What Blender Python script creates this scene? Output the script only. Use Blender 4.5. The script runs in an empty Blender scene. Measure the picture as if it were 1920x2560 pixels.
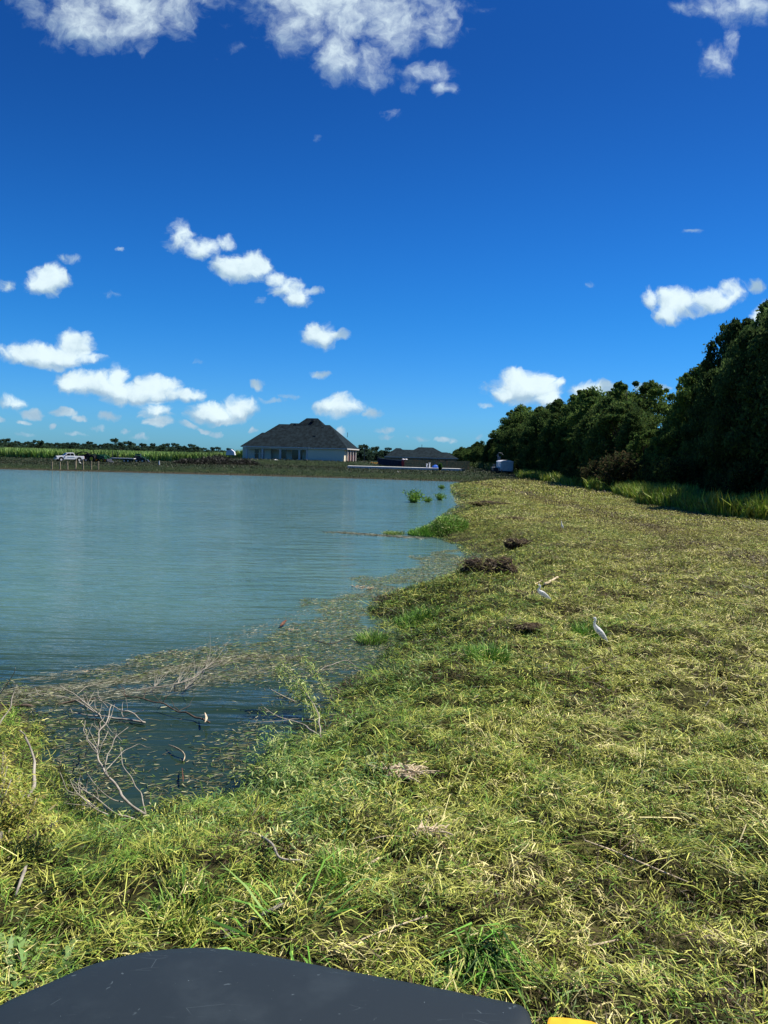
import bpy, math, random
import numpy as np
from mathutils import Vector, Matrix
R = math.radians
S = bpy.context.scene
rng = np.random.default_rng(7)
random.seed(7)

# ------------------------------------------------------------------ camera, sky, sun, exposure
F, CX, CY = 1923.0, 960.0, 1280.0
EYE = Vector((0, 0, 2.85))
PITCH, ROLL = 4.1, 1.5
ROT = Matrix.Rotation(R(90 - PITCH), 3, 'X') @ Matrix.Rotation(R(ROLL), 3, 'Z')
cam = bpy.data.cameras.new('camera'); cam_ob = bpy.data.objects.new('camera', cam)
S.collection.objects.link(cam_ob); S.camera = cam_ob
cam_ob.matrix_world = Matrix.Translation(EYE) @ ROT.to_4x4()
cam.sensor_fit = 'VERTICAL'; cam.sensor_height = 24.0; cam.sensor_width = 18.0
cam.lens = 24.0 * F / 2560.0
cam.clip_start = 0.05; cam.clip_end = 8000

def ray(px, py): return ROT @ Vector(((px - CX) / F, -(py - CY) / F, -1.0))
def at_z(px, py, z):
    d = ray(px, py); t = (z - EYE.z) / d.z
    return EYE + d * t
def at_y(px, py, y):
    d = ray(px, py); return EYE + d * (y / d.y)

SUN_AZ, SUN_EL = 76.0, 57.0            # azimuth from +Y towards +X
sun_dir = Vector((math.sin(R(SUN_AZ)) * math.cos(R(SUN_EL)), math.cos(R(SUN_AZ)) * math.cos(R(SUN_EL)), math.sin(R(SUN_EL))))
sl = bpy.data.lights.new('sun', 'SUN'); sl.energy = 5.0; sl.angle = R(0.5); sl.color = (1.0, 0.95, 0.86)
so = bpy.data.objects.new('sun', sl); S.collection.objects.link(so)
so.rotation_euler = sun_dir.to_track_quat('Z', 'Y').to_euler()
S.view_settings.view_transform = 'Standard'; S.view_settings.look = 'None'
S.view_settings.exposure = 0.5; S.view_settings.gamma = 1.0

W = bpy.data.worlds.new('World'); S.world = W; W.use_nodes = True
W.cycles.sampling_method = 'MANUAL'; W.cycles.sample_map_resolution = 256
nt = W.node_tree; nt.nodes.clear()
def N(t, ty, **k):
    n = t.nodes.new(ty)
    for a, b in k.items(): setattr(n, a, b)
    return n
def math_n(t, op, a, b=None, c=None, clamp=False):
    n = N(t, 'ShaderNodeMath', operation=op, use_clamp=clamp)
    for i, v in enumerate((a, b, c)):
        if v is None: continue
        if isinstance(v, (int, float)): n.inputs[i].default_value = v
        else: t.links.new(v, n.inputs[i])
    return n.outputs[0]
def vmath(t, op, a, b=None):
    n = N(t, 'ShaderNodeVectorMath', operation=op)
    for i, v in enumerate((a, b)):
        if v is None: continue
        if isinstance(v, (tuple, list)): n.inputs[i].default_value = v
        else: t.links.new(v, n.inputs[i])
    return n.outputs[1] if op in ('DOT_PRODUCT', 'LENGTH') else n.outputs[0]
def smooth(t, v, lo, hi, a=0.0, b=1.0):
    n = N(t, 'ShaderNodeMapRange', interpolation_type='SMOOTHSTEP')
    t.links.new(v, n.inputs[0])
    for i, x in zip((1, 2, 3, 4), (lo, hi, a, b)): n.inputs[i].default_value = x
    return n.outputs[0]
# every cloud: centre and radii (degrees-like units measured once from the photograph), thickness
CL = [(300,10,205,62,1),(230,45,110,70,1),(340,70,90,45,1),(100,20,70,50,.55),(530,5,70,38,.55),(560,60,40,25,.2),(590,120,30,22,.3),(545,150,22,16,.3),
      (880,20,210,75,1.1),(760,60,95,70,.9),(850,140,70,60,.9),(1000,90,60,50,.9),(940,150,50,60,.8),(835,195,45,28,.6),(1085,70,55,45,.9),(1130,65,35,35,.8),(690,50,45,30,.6),(820,215,26,18,.4),
      (1075,190,58,26,.85),(1110,222,35,20,.75),(1030,225,25,18,.5),(962,285,32,18,.75),(795,340,12,12,.4),(1180,75,25,10,.3),
      (1825,12,95,38,.85),(1870,40,45,35,.7),(1835,115,26,35,.8),(1800,150,42,40,.8),(1745,110,12,12,.3),(1700,25,40,25,.35),
      (450,600,38,38,.8),(490,625,48,30,.85),(560,605,32,19,.75),
      (600,670,66,27,1.1),(640,655,40,24,1.1),(715,715,45,24,1),(745,742,36,24,1),(790,727,22,10,.6),(690,695,30,20,1),(648,745,20,16,.35),
      (118,692,40,32,1),(95,712,50,24,.9),(15,712,40,18,.65),(2,700,14,25,.5),(170,640,42,14,.3),(265,732,50,16,.28),(310,615,18,9,.4),
      (792,838,44,30,1),(842,838,26,14,.85),(770,850,30,14,.6),
      (195,862,44,34,1.1),(110,888,110,26,1.05),(40,890,45,22,.9),(225,895,45,16,.8),(10,880,25,16,.8),
      (210,955,66,28,1.1),(300,945,22,32,1),(160,962,35,18,.8),(265,965,50,22,1),
      (385,965,55,26,1.1),(330,985,70,22,1.1),(470,985,38,16,.85),(400,985,60,22,1),
      (520,1028,45,22,1.05),(592,1020,40,26,1.1),(560,1040,60,14,.9),(640,966,24,12,.95),(793,943,27,11,.8),(505,901,28,11,.3),
      (400,1028,42,18,.9),(398,1058,36,12,1),(395,1040,60,10,.5),(35,1012,36,15,.95),(88,1036,26,11,.9),(162,1028,28,11,.9),(200,1042,24,9,.8),(278,1038,30,12,.85),(8,1050,18,9,.8),(62,1055,16,7,.7),(135,1065,14,7,.6),
      (465,1062,26,9,.8),(510,1070,20,7,.7),(312,1072,14,8,.6),(250,1065,26,9,.45),(545,1075,26,8,.5),(640,1078,16,9,.55),(340,1090,40,7,.35),(180,1085,50,8,.3),(60,1085,40,8,.3),
      (680,1000,60,8,.25),(720,990,35,8,.28),
      (850,1018,52,20,1.1),(855,1002,28,20,1.1),(932,1030,24,13,.85),(915,1035,20,8,.5),(862,1079,15,11,.8),(955,1074,32,10,.6),(960,1090,22,10,.7),(1045,1096,22,9,.6),(1100,1096,28,8,.6),(1125,1100,14,9,.55),(1085,1092,12,7,.6),(1010,1095,12,6,.4),
      (1310,975,82,32,1.15),(1295,950,40,24,1.1),(1340,960,40,26,1.1),(1392,962,20,16,.9),(1375,1008,38,20,1),(1255,985,32,20,1),(1225,1015,45,8,.3),
      (1470,988,40,24,1.05),(1515,975,26,14,1),(1600,968,30,12,.8),(1640,966,26,10,.75),(1610,1000,42,14,.85),(1690,970,16,10,.5),(1740,965,34,20,.9),
      (1700,760,62,32,1.05),(1665,785,40,26,1),(1625,745,26,24,.95),(1770,752,55,22,1),(1830,728,36,28,1),(1880,712,36,14,.7),(1905,790,28,22,.85),(1660,730,22,14,.7),
      (1475,706,20,10,.45),(1733,587,28,9,.4),(1920,760,30,20,.5),(1200,1092,14,10,.6),(1246,1095,22,14,.8)]
g = bpy.data.node_groups.new('cloud_field', 'ShaderNodeTree')
g.interface.new_socket('P', in_out='INPUT', socket_type='NodeSocketVector')
g.interface.new_socket('D', in_out='OUTPUT', socket_type='NodeSocketFloat')
gi = N(g, 'NodeGroupInput'); go = N(g, 'NodeGroupOutput')
acc = None
for (px, py, rx, ry, s) in CL:
    d = ray(px, py); u, v = d.x / d.y, d.z / d.y
    q = vmath(g, 'SUBTRACT', gi.outputs[0], (u, v, 0))
    q = vmath(g, 'MULTIPLY', q, (F / (rx * (1.25 if py < 300 else 1.2)), F / (ry * (1.25 if py < 300 else 1.28)), 0))
    q = vmath(g, 'DOT_PRODUCT', q, q)
    q = math_n(g, 'MULTIPLY_ADD', q, -1.0, s)
    acc = q if acc is None else math_n(g, 'SMOOTH_MAX', acc, q, 0.25)
g.links.new(acc, go.inputs[0])
g3 = bpy.data.node_groups.new('cloud_tops', 'ShaderNodeTree')
g3.interface.new_socket('P', in_out='INPUT', socket_type='NodeSocketVector'); g3.interface.new_socket('D', in_out='OUTPUT', socket_type='NodeSocketFloat')
gi3 = N(g3, 'NodeGroupInput'); go3 = N(g3, 'NodeGroupOutput'); acc = None
for (px, py, rx, ry, s) in CL:
    if s < .75 or ry < 15: continue
    d = ray(px, py); u, v = d.x / d.y, d.z / d.y
    q = vmath(g3, 'MULTIPLY', vmath(g3, 'SUBTRACT', gi3.outputs[0], (u + .1 * rx / F, v + .42 * ry / F, 0)), (F / (rx * 1.2), F / (ry * 1.15), 0))
    q = math_n(g3, 'MULTIPLY_ADD', vmath(g3, 'DOT_PRODUCT', q, q), -1.0, 1.0)
    acc = q if acc is None else math_n(g3, 'MAXIMUM', acc, q)
g3.links.new(acc, go3.inputs[0])

tc = N(nt, 'ShaderNodeTexCoord'); sep = N(nt, 'ShaderNodeSeparateXYZ'); nt.links.new(tc.outputs['Generated'], sep.inputs[0])
yy = math_n(nt, 'MAXIMUM', sep.outputs[1], 0.02)
u = math_n(nt, 'DIVIDE', sep.outputs[0], yy); v = math_n(nt, 'DIVIDE', sep.outputs[2], yy)
cmb = N(nt, 'ShaderNodeCombineXYZ'); nt.links.new(u, cmb.inputs[0]); nt.links.new(v, cmb.inputs[1])
def noise(t, vec, scale, detail=6, rough=.6, dim='3D', dist=0.0):
    n = N(t, 'ShaderNodeTexNoise', noise_dimensions=dim); n.inputs['Scale'].default_value = scale
    n.inputs['Detail'].default_value = detail; n.inputs['Roughness'].default_value = rough; n.inputs['Distortion'].default_value = dist
    if vec is not None: t.links.new(vec, n.inputs['Vector'])
    return n
def warp(P, amp, sc, det):
    w = noise(nt, P, sc, det, .6)
    return vmath(nt, 'ADD', P, vmath(nt, 'MULTIPLY', vmath(nt, 'SUBTRACT', w.outputs['Color'], (.5, .5, .5)), (amp, amp * .7, 0)))
def field(P):
    P2 = warp(warp(P, .042, 13, 3), .020, 50, 5)
    gn = N(nt, 'ShaderNodeGroup'); gn.node_tree = g; nt.links.new(P2, gn.inputs[0])
    hi = smooth(nt, v, .10, .42, 0, 1)                     # the high clouds are torn, the far ones crisp
    n1 = noise(nt, P2, 20, 9, .62).outputs['Fac']; n2 = noise(nt, P2, 75, 5, .6).outputs['Fac']
    nn = math_n(nt, 'ADD', math_n(nt, 'MULTIPLY', math_n(nt, 'SUBTRACT', n1, .5), math_n(nt, 'MULTIPLY_ADD', hi, 1.0, 2.5)),
                math_n(nt, 'MULTIPLY', math_n(nt, 'SUBTRACT', n2, .5), 1.1))
    n3 = noise(nt, vmath(nt, 'ADD', P2, (0.010, 0.017, 0)), 20, 4, .55).outputs['Fac']
    return math_n(nt, 'ADD', gn.outputs[0], nn), math_n(nt, 'SUBTRACT', n1, n3), gn.outputs[0], P2
fd, dl, core, PW = field(cmb.outputs[0])
tg = N(nt, 'ShaderNodeGroup'); tg.node_tree = g3; nt.links.new(PW, tg.inputs[0])
hi = smooth(nt, v, .2, .5, 0, 1)
edge = math_n(nt, 'MULTIPLY_ADD', hi, 1.1, .9)
alpha = N(nt, 'ShaderNodeMapRange', interpolation_type='SMOOTHSTEP'); nt.links.new(fd, alpha.inputs[0]); nt.links.new(edge, alpha.inputs[2]); alpha.inputs[1].default_value = -.12
alpha.inputs[3].default_value = 0; alpha.inputs[4].default_value = .97
topl = smooth(nt, tg.outputs[0], -.2, .9, .1, 1)
lit = math_n(nt, 'MULTIPLY_ADD', dl, math_n(nt, 'MULTIPLY_ADD', hi, -.7, 1.9), math_n(nt, 'ADD', topl, math_n(nt, 'MULTIPLY', hi, .22)))
lit = smooth(nt, lit, -.15, 1.25, 0, 1)
cc = N(nt, 'ShaderNodeMix', data_type='RGBA'); nt.links.new(lit, cc.inputs[0])
cc.inputs[6].default_value = (.25, .37, .48, 1); cc.inputs[7].default_value = (.60, .71, .74, 1)  # shaded undersides and sunlit tops painted into the cloud colour
sky = N(nt, 'ShaderNodeTexSky', sky_type='NISHITA', sun_disc=False)
sky.sun_elevation = R(SUN_EL); sky.sun_rotation = R(SUN_AZ); sky.air_density = 1.0; sky.dust_density = 0.3; sky.ozone_density = 4.0; sky.altitude = 0
SKYS = 0.087
hs = N(nt, 'ShaderNodeHueSaturation'); hs.inputs['Saturation'].default_value = 1.28; hs.inputs['Value'].default_value = 1.0
nt.links.new(sky.outputs[0], hs.inputs['Color'])
tintn = N(nt, 'ShaderNodeMix', data_type='RGBA', blend_type='MULTIPLY'); tintn.inputs[0].default_value = 1
nt.links.new(hs.outputs[0], tintn.inputs[6])
# clear dry air overhead, paler towards the horizon
g0 = N(nt, 'ShaderNodeMix', data_type='RGBA'); nt.links.new(smooth(nt, v, 0.02, .20, 0, 1), g0.inputs[0]); g0.inputs[6].default_value = (.25, .64, 1.18, 1); g0.inputs[7].default_value = (.175, .625, 1.05, 1)
gm = N(nt, 'ShaderNodeMix', data_type='RGBA'); nt.links.new(smooth(nt, v, .14, .55, 0, 1), gm.inputs[0]); nt.links.new(g0.outputs[2], gm.inputs[6]); gm.inputs[7].default_value = (.16, .43, .76, 1)
nt.links.new(gm.outputs[2], tintn.inputs[7])
cs = N(nt, 'ShaderNodeMix', data_type='RGBA', blend_type='MULTIPLY'); cs.inputs[0].default_value = 1
nt.links.new(cc.outputs[2], cs.inputs[6]); k = 1.0 / SKYS; cs.inputs[7].default_value = (k, k, k, 1)
mx = N(nt, 'ShaderNodeMix', data_type='RGBA'); nt.links.new(alpha.outputs[0], mx.inputs[0])
nt.links.new(tintn.outputs[2], mx.inputs[6]); nt.links.new(cs.outputs[2], mx.inputs[7])
bg = N(nt, 'ShaderNodeBackground'); bg.inputs[1].default_value = SKYS; nt.links.new(mx.outputs[2], bg.inputs[0])
wo = N(nt, 'ShaderNodeOutputWorld'); nt.links.new(bg.outputs[0], wo.inputs[0])

# ------------------------------------------------------------------ helpers
def link(name, me, mat, parent=None):
    o = bpy.data.objects.new(name, me); S.collection.objects.link(o)
    if mat is not None and not me.materials: me.materials.append(mat)
    if parent is not None: o.parent = parent
    return o
def tag(o, label=None, cat=None, group=None, kind=None):
    for a, b in (('label', label), ('category', cat), ('group', group), ('kind', kind)):
        if b: o[a] = b
    return o
def thing(name, label, cat, loc=(0, 0, 0), rz=0.0, group=None):
    o = bpy.data.objects.new(name, None); S.collection.objects.link(o); o.empty_display_size = .2
    o.location = loc; o.rotation_euler = (0, 0, rz)
    return tag(o, label, cat, group)
def copy_tree(o, parent=None):
    c = o.copy(); S.collection.objects.link(c)
    if parent is not None: c.parent = parent
    for ch in [x for x in S.objects if x.parent == o]: copy_tree(ch, c)
    return c
class MB:
    def __init__(s): s.v = []; s.f = []
    def add(s, vs, fs):
        b = len(s.v); s.v += [tuple(p) for p in vs]; s.f += [tuple(b + i for i in f) for f in fs]; return s
    def box(s, c, d, rz=0, ry=0, rx=0, taper=1.0, bev=0.0):
        m = Matrix.Rotation(rz, 3, 'Z') @ Matrix.Rotation(ry, 3, 'Y') @ Matrix.Rotation(rx, 3, 'X')
        vs = []
        for z in (-1, 1):
            t = taper if z > 0 else 1
            for x, y in ((-1, -1), (1, -1), (1, 1), (-1, 1)):
                vs.append(m @ Vector((x * d[0] / 2 * t, y * d[1] / 2 * t, z * d[2] / 2)) + Vector(c))
        return s.add(vs, [(3, 2, 1, 0), (4, 5, 6, 7), (0, 1, 5, 4), (1, 2, 6, 5), (2, 3, 7, 6), (3, 0, 4, 7)])
    def prism(s, poly, y0, y1):                       # polygon in x,z extruded along y
        n = len(poly)
        vs = [(p[0], y0, p[1]) for p in poly] + [(p[0], y1, p[1]) for p in poly]
        return s.add(vs, [tuple(range(n)), tuple(range(2 * n - 1, n - 1, -1))] + [(i, n + i, n + (i + 1) % n, (i + 1) % n) for i in range(n)])
    def cyl(s, c, r, h, axis='Z', n=16, r2=None):
        r2 = r if r2 is None else r2; vs = []
        for k, (z, rr) in enumerate(((-h / 2, r), (h / 2, r2))):
            for i in range(n):
                a = 2 * math.pi * i / n; p = (rr * math.cos(a), rr * math.sin(a), z)
                if axis == 'Y': p = (p[0], p[2], p[1])
                if axis == 'X': p = (p[2], p[0], p[1])
                vs.append(Vector(p) + Vector(c))
        return s.add(vs, [tuple(range(n))[::-1], tuple(range(n, 2 * n))] + [(i, (i + 1) % n, n + (i + 1) % n, n + i) for i in range(n)])
    def tube(s, pts, rad, n=6, sub=3, ell=1.0):       # smooth tapering tube through the points
        P = [Vector(p) for p in pts]
        rad = [rad] * len(P) if isinstance(rad, (int, float)) else list(rad)
        if len(rad) == 2 and len(P) > 2: rad = [rad[0] + (rad[1] - rad[0]) * i / (len(P) - 1) for i in range(len(P))]
        Q, RR = [], []
        for i in range(len(P) - 1):
            p0 = P[max(i - 1, 0)]; p1 = P[i]; p2 = P[i + 1]; p3 = P[min(i + 2, len(P) - 1)]
            for j in range(sub):
                t = j / sub
                Q.append(.5 * ((2 * p1) + (p2 - p0) * t + (2 * p0 - 5 * p1 + 4 * p2 - p3) * t * t + (3 * p1 - p0 - 3 * p2 + p3) * t ** 3))
                RR.append(rad[i] + (rad[i + 1] - rad[i]) * (t * t * (3 - 2 * t)))
        Q.append(P[-1]); RR.append(rad[-1])
        up = Vector((0.13, 1, 0.07)).normalized(); vs = []; fs = []
        for i, (q, r) in enumerate(zip(Q, RR)):
            d = (Q[min(i + 1, len(Q) - 1)] - Q[max(i - 1, 0)])
            d = d.normalized() if d.length > 1e-9 else Vector((0, 0, 1))
            a = (up - d * up.dot(d)); a = a.normalized() if a.length > 1e-4 else d.orthogonal().normalized()
            b = d.cross(a); up = a
            for k in range(n):
                w = 2 * math.pi * k / n; vs.append(q + a * (r * ell * math.cos(w)) + b * (r * math.sin(w)))
        m = len(Q)
        for i in range(m - 1):
            for k in range(n): fs.append((i * n + k, i * n + (k + 1) % n, (i + 1) * n + (k + 1) % n, (i + 1) * n + k))
        fs += [tuple(range(n))[::-1], tuple(range((m - 1) * n, m * n))]
        return s.add(vs, fs)
    def hip(s, x0, x1, y0, y1, z, rise, ra, rb, yr=None, th=.22):   # hipped roof, ridge from ra to rb
        yr = (y0 + y1) / 2 if yr is None else yr
        vs = [(x0, y0, z), (x1, y0, z), (x1, y1, z), (x0, y1, z), (ra, yr, z + rise), (rb, yr, z + rise)]
        vs += [(x0, y0, z - th), (x1, y0, z - th), (x1, y1, z - th), (x0, y1, z - th)]
        return s.add(vs, [(0, 1, 5, 4), (1, 2, 5), (2, 3, 4, 5), (3, 0, 4), (6, 7, 1, 0), (7, 8, 2, 1), (8, 9, 3, 2), (9, 6, 0, 3), (9, 8, 7, 6)])
    def ico(s, c, r, sq=(1, 1, 1), sub=2, jag=0.0, seed=0):
        import bmesh
        bm = bmesh.new(); bmesh.ops.create_icosphere(bm, subdivisions=sub, radius=1); rr = random.Random(seed)
        vs = []
        from mathutils import noise as mn
        for v_ in bm.verts:
            k_ = r * (1 + jag * (rr.random() - .5) * .8 + jag * 3 * mn.fractal(v_.co * 1.7 + Vector((seed * 9.1, seed * 3.3, 0)), .6, 2.1, 4)); vs.append((c[0] + v_.co.x * k_ * sq[0], c[1] + v_.co.y * k_ * sq[1], c[2] + v_.co.z * k_ * sq[2]))
        fs = [tuple(w.index for w in f.verts) for f in bm.faces]; bm.free()
        return s.add(vs, fs)
    def build(s, name, mat, parent=None, smooth_=False, bevel=0.0):
        me = bpy.data.meshes.new(name); me.from_pydata(s.v, [], s.f); me.update()
        if smooth_: me.polygons.foreach_set('use_smooth', [True] * len(me.polygons))
        o = link(name, me, mat, parent)
        if bevel:
            b = o.modifiers.new('bevel', 'BEVEL'); b.width = bevel; b.segments = 2; b.limit_method = 'ANGLE'
        return o

def mat(name, col, rough=.6, spec=.3, metal=0.0, var=0.0, vscale=3.0, col2=None, bump=0.0, bscale=30.0, trans=0.0, attr=None):
    m = bpy.data.materials.new(name); m.use_nodes = True; t = m.node_tree; b = t.nodes['Principled BSDF']
    b.inputs['Roughness'].default_value = rough; b.inputs['Specular IOR Level'].default_value = spec; b.inputs['Metallic'].default_value = metal
    b.inputs['Base Color'].default_value = (*col, 1)
    out = None
    geo = N(t, 'ShaderNodeTexCoord')
    if attr:
        a = N(t, 'ShaderNodeAttribute'); a.attribute_name = attr; out = a.outputs['Color']
    elif var or col2:
        n = noise(t, geo.outputs['Object'], vscale, 8, .65)
        mxx = N(t, 'ShaderNodeMix', data_type='RGBA'); 
        f = smooth(t, n.outputs['Fac'], .35, .65); t.links.new(f, mxx.inputs[0])
        c2 = col2 if col2 else tuple(max(0, c * (1 - var)) for c in col); c1 = col if col2 else tuple(c * (1 + var) for c in col)
        mxx.inputs[6].default_value = (*c1, 1); mxx.inputs[7].default_value = (*c2, 1); out = mxx.outputs[2]
    if out is not None: t.links.new(out, b.inputs['Base Color'])
    if bump:
        n2 = noise(t, geo.outputs['Object'], bscale, 6, .6); bn = N(t, 'ShaderNodeBump'); bn.inputs['Strength'].default_value = 1; bn.inputs['Distance'].default_value = bump
        t.links.new(n2.outputs['Fac'], bn.inputs['Height']); t.links.new(bn.outputs[0], b.inputs['Normal'])
    if trans:
        tr = N(t, 'ShaderNodeBsdfTranslucent'); ms = N(t, 'ShaderNodeMixShader'); ms.inputs[0].default_value = trans
        if out is not None: t.links.new(out, tr.inputs[0])
        else: tr.inputs[0].default_value = (*col, 1)
        t.links.new(b.outputs[0], ms.inputs[1]); t.links.new(tr.outputs[0], ms.inputs[2]); t.links.new(ms.outputs[0], t.nodes['Material Output'].inputs[0])
    return m
M = dict(
    blade=mat('grass_blade', (.2, .25, .08), .55, .35, attr='tint', trans=.13),
    leaf=mat('leaf', (.06, .1, .03), .85, .08, attr='tint', trans=.36),
    bark=mat('bark', (.12, .09, .065), .9, .1, var=.35, vscale=4, bump=.02),
    twig=mat('dead_twig', (.33, .295, .235), .8, .2, var=.3, vscale=9),
    darktwig=mat('dark_twig', (.10, .075, .055), .85, .2, var=.35, vscale=9),
    splinter=mat('splintered_wood', (.62, .50, .33), .8, .2, var=.3, vscale=22, bump=.01),
    stem=mat('green_stem', (.34, .36, .10), .6, .3, var=.25, vscale=6),
    soil=mat('soil', (.035, .025, .016), .95, .1, col2=(.085, .06, .036), vscale=9, bump=.04, bscale=14),
    white=mat('white_paint', (.78, .80, .82), .35, .5, var=.05, vscale=2),
    dirtywhite=mat('dirty_white', (.74, .74, .72), .55, .3, col2=(.60, .61, .60), vscale=1.5),
    black=mat('black_rubber', (.015, .015, .016), .8, .2, var=.2), dark=mat('dark_metal', (.035, .037, .042), .5, .4, var=.3),
    glass=mat('tinted_glass', (.012, .016, .02), .08, .6), green=mat('green_paint', (.012, .085, .035), .4, .5, var=.25),
    yellow=mat('yellow_paint', (.85, .46, .02), .45, .4, var=.12, vscale=8), red=mat('red_plastic', (.62, .05, .04), .5, .4, var=.15),
    navy=mat('dark_blue_paint', (.012, .018, .05), .5, .4, var=.3), blue=mat('blue_tarp', (.02, .12, .55), .5, .4, var=.2, vscale=5, bump=.03, bscale=6),
    roof=mat('shingle', (.012, .021, .026), .95, .08, var=.4, vscale=1.2, bump=.02, bscale=40),
    brick=mat('light_brick', (.86, .76, .56), .85, .2, var=.12, vscale=6), trim=mat('trim', (.66, .62, .56), .6, .3, var=.08),
    siding=mat('siding', (.5, .5, .48), .8, .2, var=.1), wallg=mat('grey_wall', (.24, .25, .26), .8, .2, var=.12), brown=mat('fence_wood', (.66, .36, .15), .85, .2, var=.3, vscale=2.5),
    concrete=mat('concrete', (.62, .62, .60), .85, .2, var=.1), leafbrown=mat('brown_leaf', (.13, .055, .03), .7, .3, var=.4, vscale=20), redbrown=mat('rust_brown', (.16, .04, .03), .7, .3, var=.3),
    post=mat('weathered_post', (.27, .23, .15), .85, .2, var=.35, vscale=5), feather=mat('white_feather', (.90, .89, .85), .7, .25, var=.03, vscale=40, trans=.35),
    bill=mat('bill_yellow', (.75, .48, .06), .5, .4), leg=mat('bird_leg', (.10, .11, .07), .6, .3), eye=mat('bird_eye', (.01, .01, .01), .2, .6))

# ------------------------------------------------------------------ terrain and pond outline
def H2(ix, iy, s):
    n = (ix * 374761393 + iy * 668265263 + s * 974711) & 0x7fffffff
    n = ((n ^ (n >> 13)) * 1274126177) & 0x7fffffff
    return ((n ^ (n >> 16)) & 0xffff) / 65535.0
def vnoise(x, y, s=0):
    x = np.asarray(x, float); y = np.asarray(y, float)
    ix = np.floor(x).astype(np.int64); iy = np.floor(y).astype(np.int64); fx = x - ix; fy = y - iy
    fx = fx * fx * (3 - 2 * fx); fy = fy * fy * (3 - 2 * fy)
    a = H2(ix, iy, s); b = H2(ix + 1, iy, s); c = H2(ix, iy + 1, s); d = H2(ix + 1, iy + 1, s)
    return a + (b - a) * fx + (c - a) * fy + (a - b - c + d) * fx * fy
def fbm(x, y, s=0, o=4):
    t = 0; a = .5
    for i in range(o): t = t + a * vnoise(x * 2 ** i, y * 2 ** i, s + i * 17); a *= .5
    return t / (1 - .5 ** o)
def ss(a, b, x): t = np.clip((x - a) / (b - a), 0, 1); return t * t * (3 - 2 * t)
WZ = -0.70
shore_px = [(1150,1205),(1128,1214),(1132,1232),(1150,1262),(1128,1275),(1095,1300),(1050,1328),(1090,1345),(1150,1365),(1172,1392),(1150,1430),(1105,1455),
            (1060,1462),(1000,1480),(945,1500),(935,1535),(965,1580),(985,1630),(955,1672),(890,1700),(850,1745),(800,1800),(745,1850),(690,1885),(655,1930),
            (620,1975),(570,2000),(500,2005),(430,2020),(360,2050),(300,2052),(220,2040),(165,2005),(130,1930),(110,1860),(60,1790),(0,1755),(-60,1745)]
PP = [at_z(a, b, WZ) for a, b in shore_px]
poly = [(p.x, p.y) for p in PP]
far_l = at_z(-300, 1166, WZ); far_0 = at_z(0, 1173, WZ); far_m = at_z(600, 1187, WZ)
poly = poly + [(-7.5, 9.5), (-12, 8.5), (-30, 7.5), (-70, 9), (-120, 30), (-130, 80), (far_l.x, far_l.y), (far_0.x, far_0.y), (far_m.x, far_m.y)]
PA = np.array(poly)
def sdist(x, y):                                      # + on land, - in the pond
    x = np.asarray(x, float).ravel(); y = np.asarray(y, float).ravel()
    best = np.full(x.shape, 1e9); ins = np.zeros(x.shape, bool); n = len(PA)
    for i in range(n):
        ax, ay = PA[i]; bx, by = PA[(i + 1) % n]; dx, dy = bx - ax, by - ay
        t = np.clip(((x - ax) * dx + (y - ay) * dy) / (dx * dx + dy * dy), 0, 1)
        best = np.minimum(best, np.hypot(x - ax - t * dx, y - ay - t * dy))
        c = (ay > y) != (by > y)
        ins ^= c & (x < (bx - ax) * (y - ay) / (by - ay + 1e-12) + ax)
    return np.where(ins, -best, best)
def height(x, y):
    x = np.asarray(x, float); shp = x.shape; x = x.ravel(); y = np.asarray(y, float).ravel()
    wob = (fbm(x * .8, y * .8, 3, 3) - .5) * np.clip(y / 18, .35, 1.5) * .9
    sd = sdist(x, y) + wob * np.where(y > 90, .3, 1)
    far = ss(112, 150, y)
    base = far * (ss(-62, -38, x) * .45 * (1 - ss(30, 60, x))) 
    pad = ss(160, 176, y) * (1 - ss(215, 240, y)) * ss(-46, -38, x) * (1 - ss(-6, 2, x))
    base = base + pad * 1.05
    w = np.where(y > 90, 7.0, 2.2 + np.clip(y - 8, 0, 30) * .05)
    up = ss(0, 1, sd / w) ** .75
    z = WZ - .03 + (base - WZ + .03) * up
    z = np.where(sd < 0, WZ - .03 - np.minimum(-sd, 5) * .28, z)
    near = 1 - ss(60, 120, y)
    lump = (fbm(x * .55, y * .55, 11, 4) - .5) * .34 * near + (fbm(x * 2.6, y * 2.6, 23, 3) - .5) * .22 * (1 - ss(14, 40, y))
    edge_ = ss(-.3, 1.2, sd) * (1 - ss(4, 9, sd))
    z = z + lump * (ss(0, 1.2, sd)) * (.55 + .8 * edge_)
    z = z + (fbm(x * .05, y * .05, 31, 3) - .5) * .18 * ss(70, 130, y) * ss(0, 10, sd)
    return z.reshape(shp)
def h1(x, y): return float(height(np.array([x]), np.array([y]))[0])
def on_ground(px, py):
    z = 0.0
    for _ in range(12):
        p = at_z(px, py, z); z = .5 * z + .5 * max(h1(p.x, p.y), WZ)
    p = at_z(px, py, z); return Vector((p.x, p.y, max(h1(p.x, p.y), WZ)))
def axis(c0, c1, step, lo, hi, grow):
    a = list(np.arange(c0, c1, step)); s = step; b = [a[0]]
    while b[0] > lo: s *= grow; b.insert(0, b[0] - s)
    s = step; c = [a[-1]]
    while c[-1] < hi: s *= grow; c.append(c[-1] + s)
    return np.array(b[:-1] + a + c[1:])
gx = axis(-7, 13, .13, -3000, 3000, 1.045); gy = axis(2.2, 20, .13, -200, 4000, 1.03)
X, Y = np.meshgrid(gx, gy); Z = height(X, Y)
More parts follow.
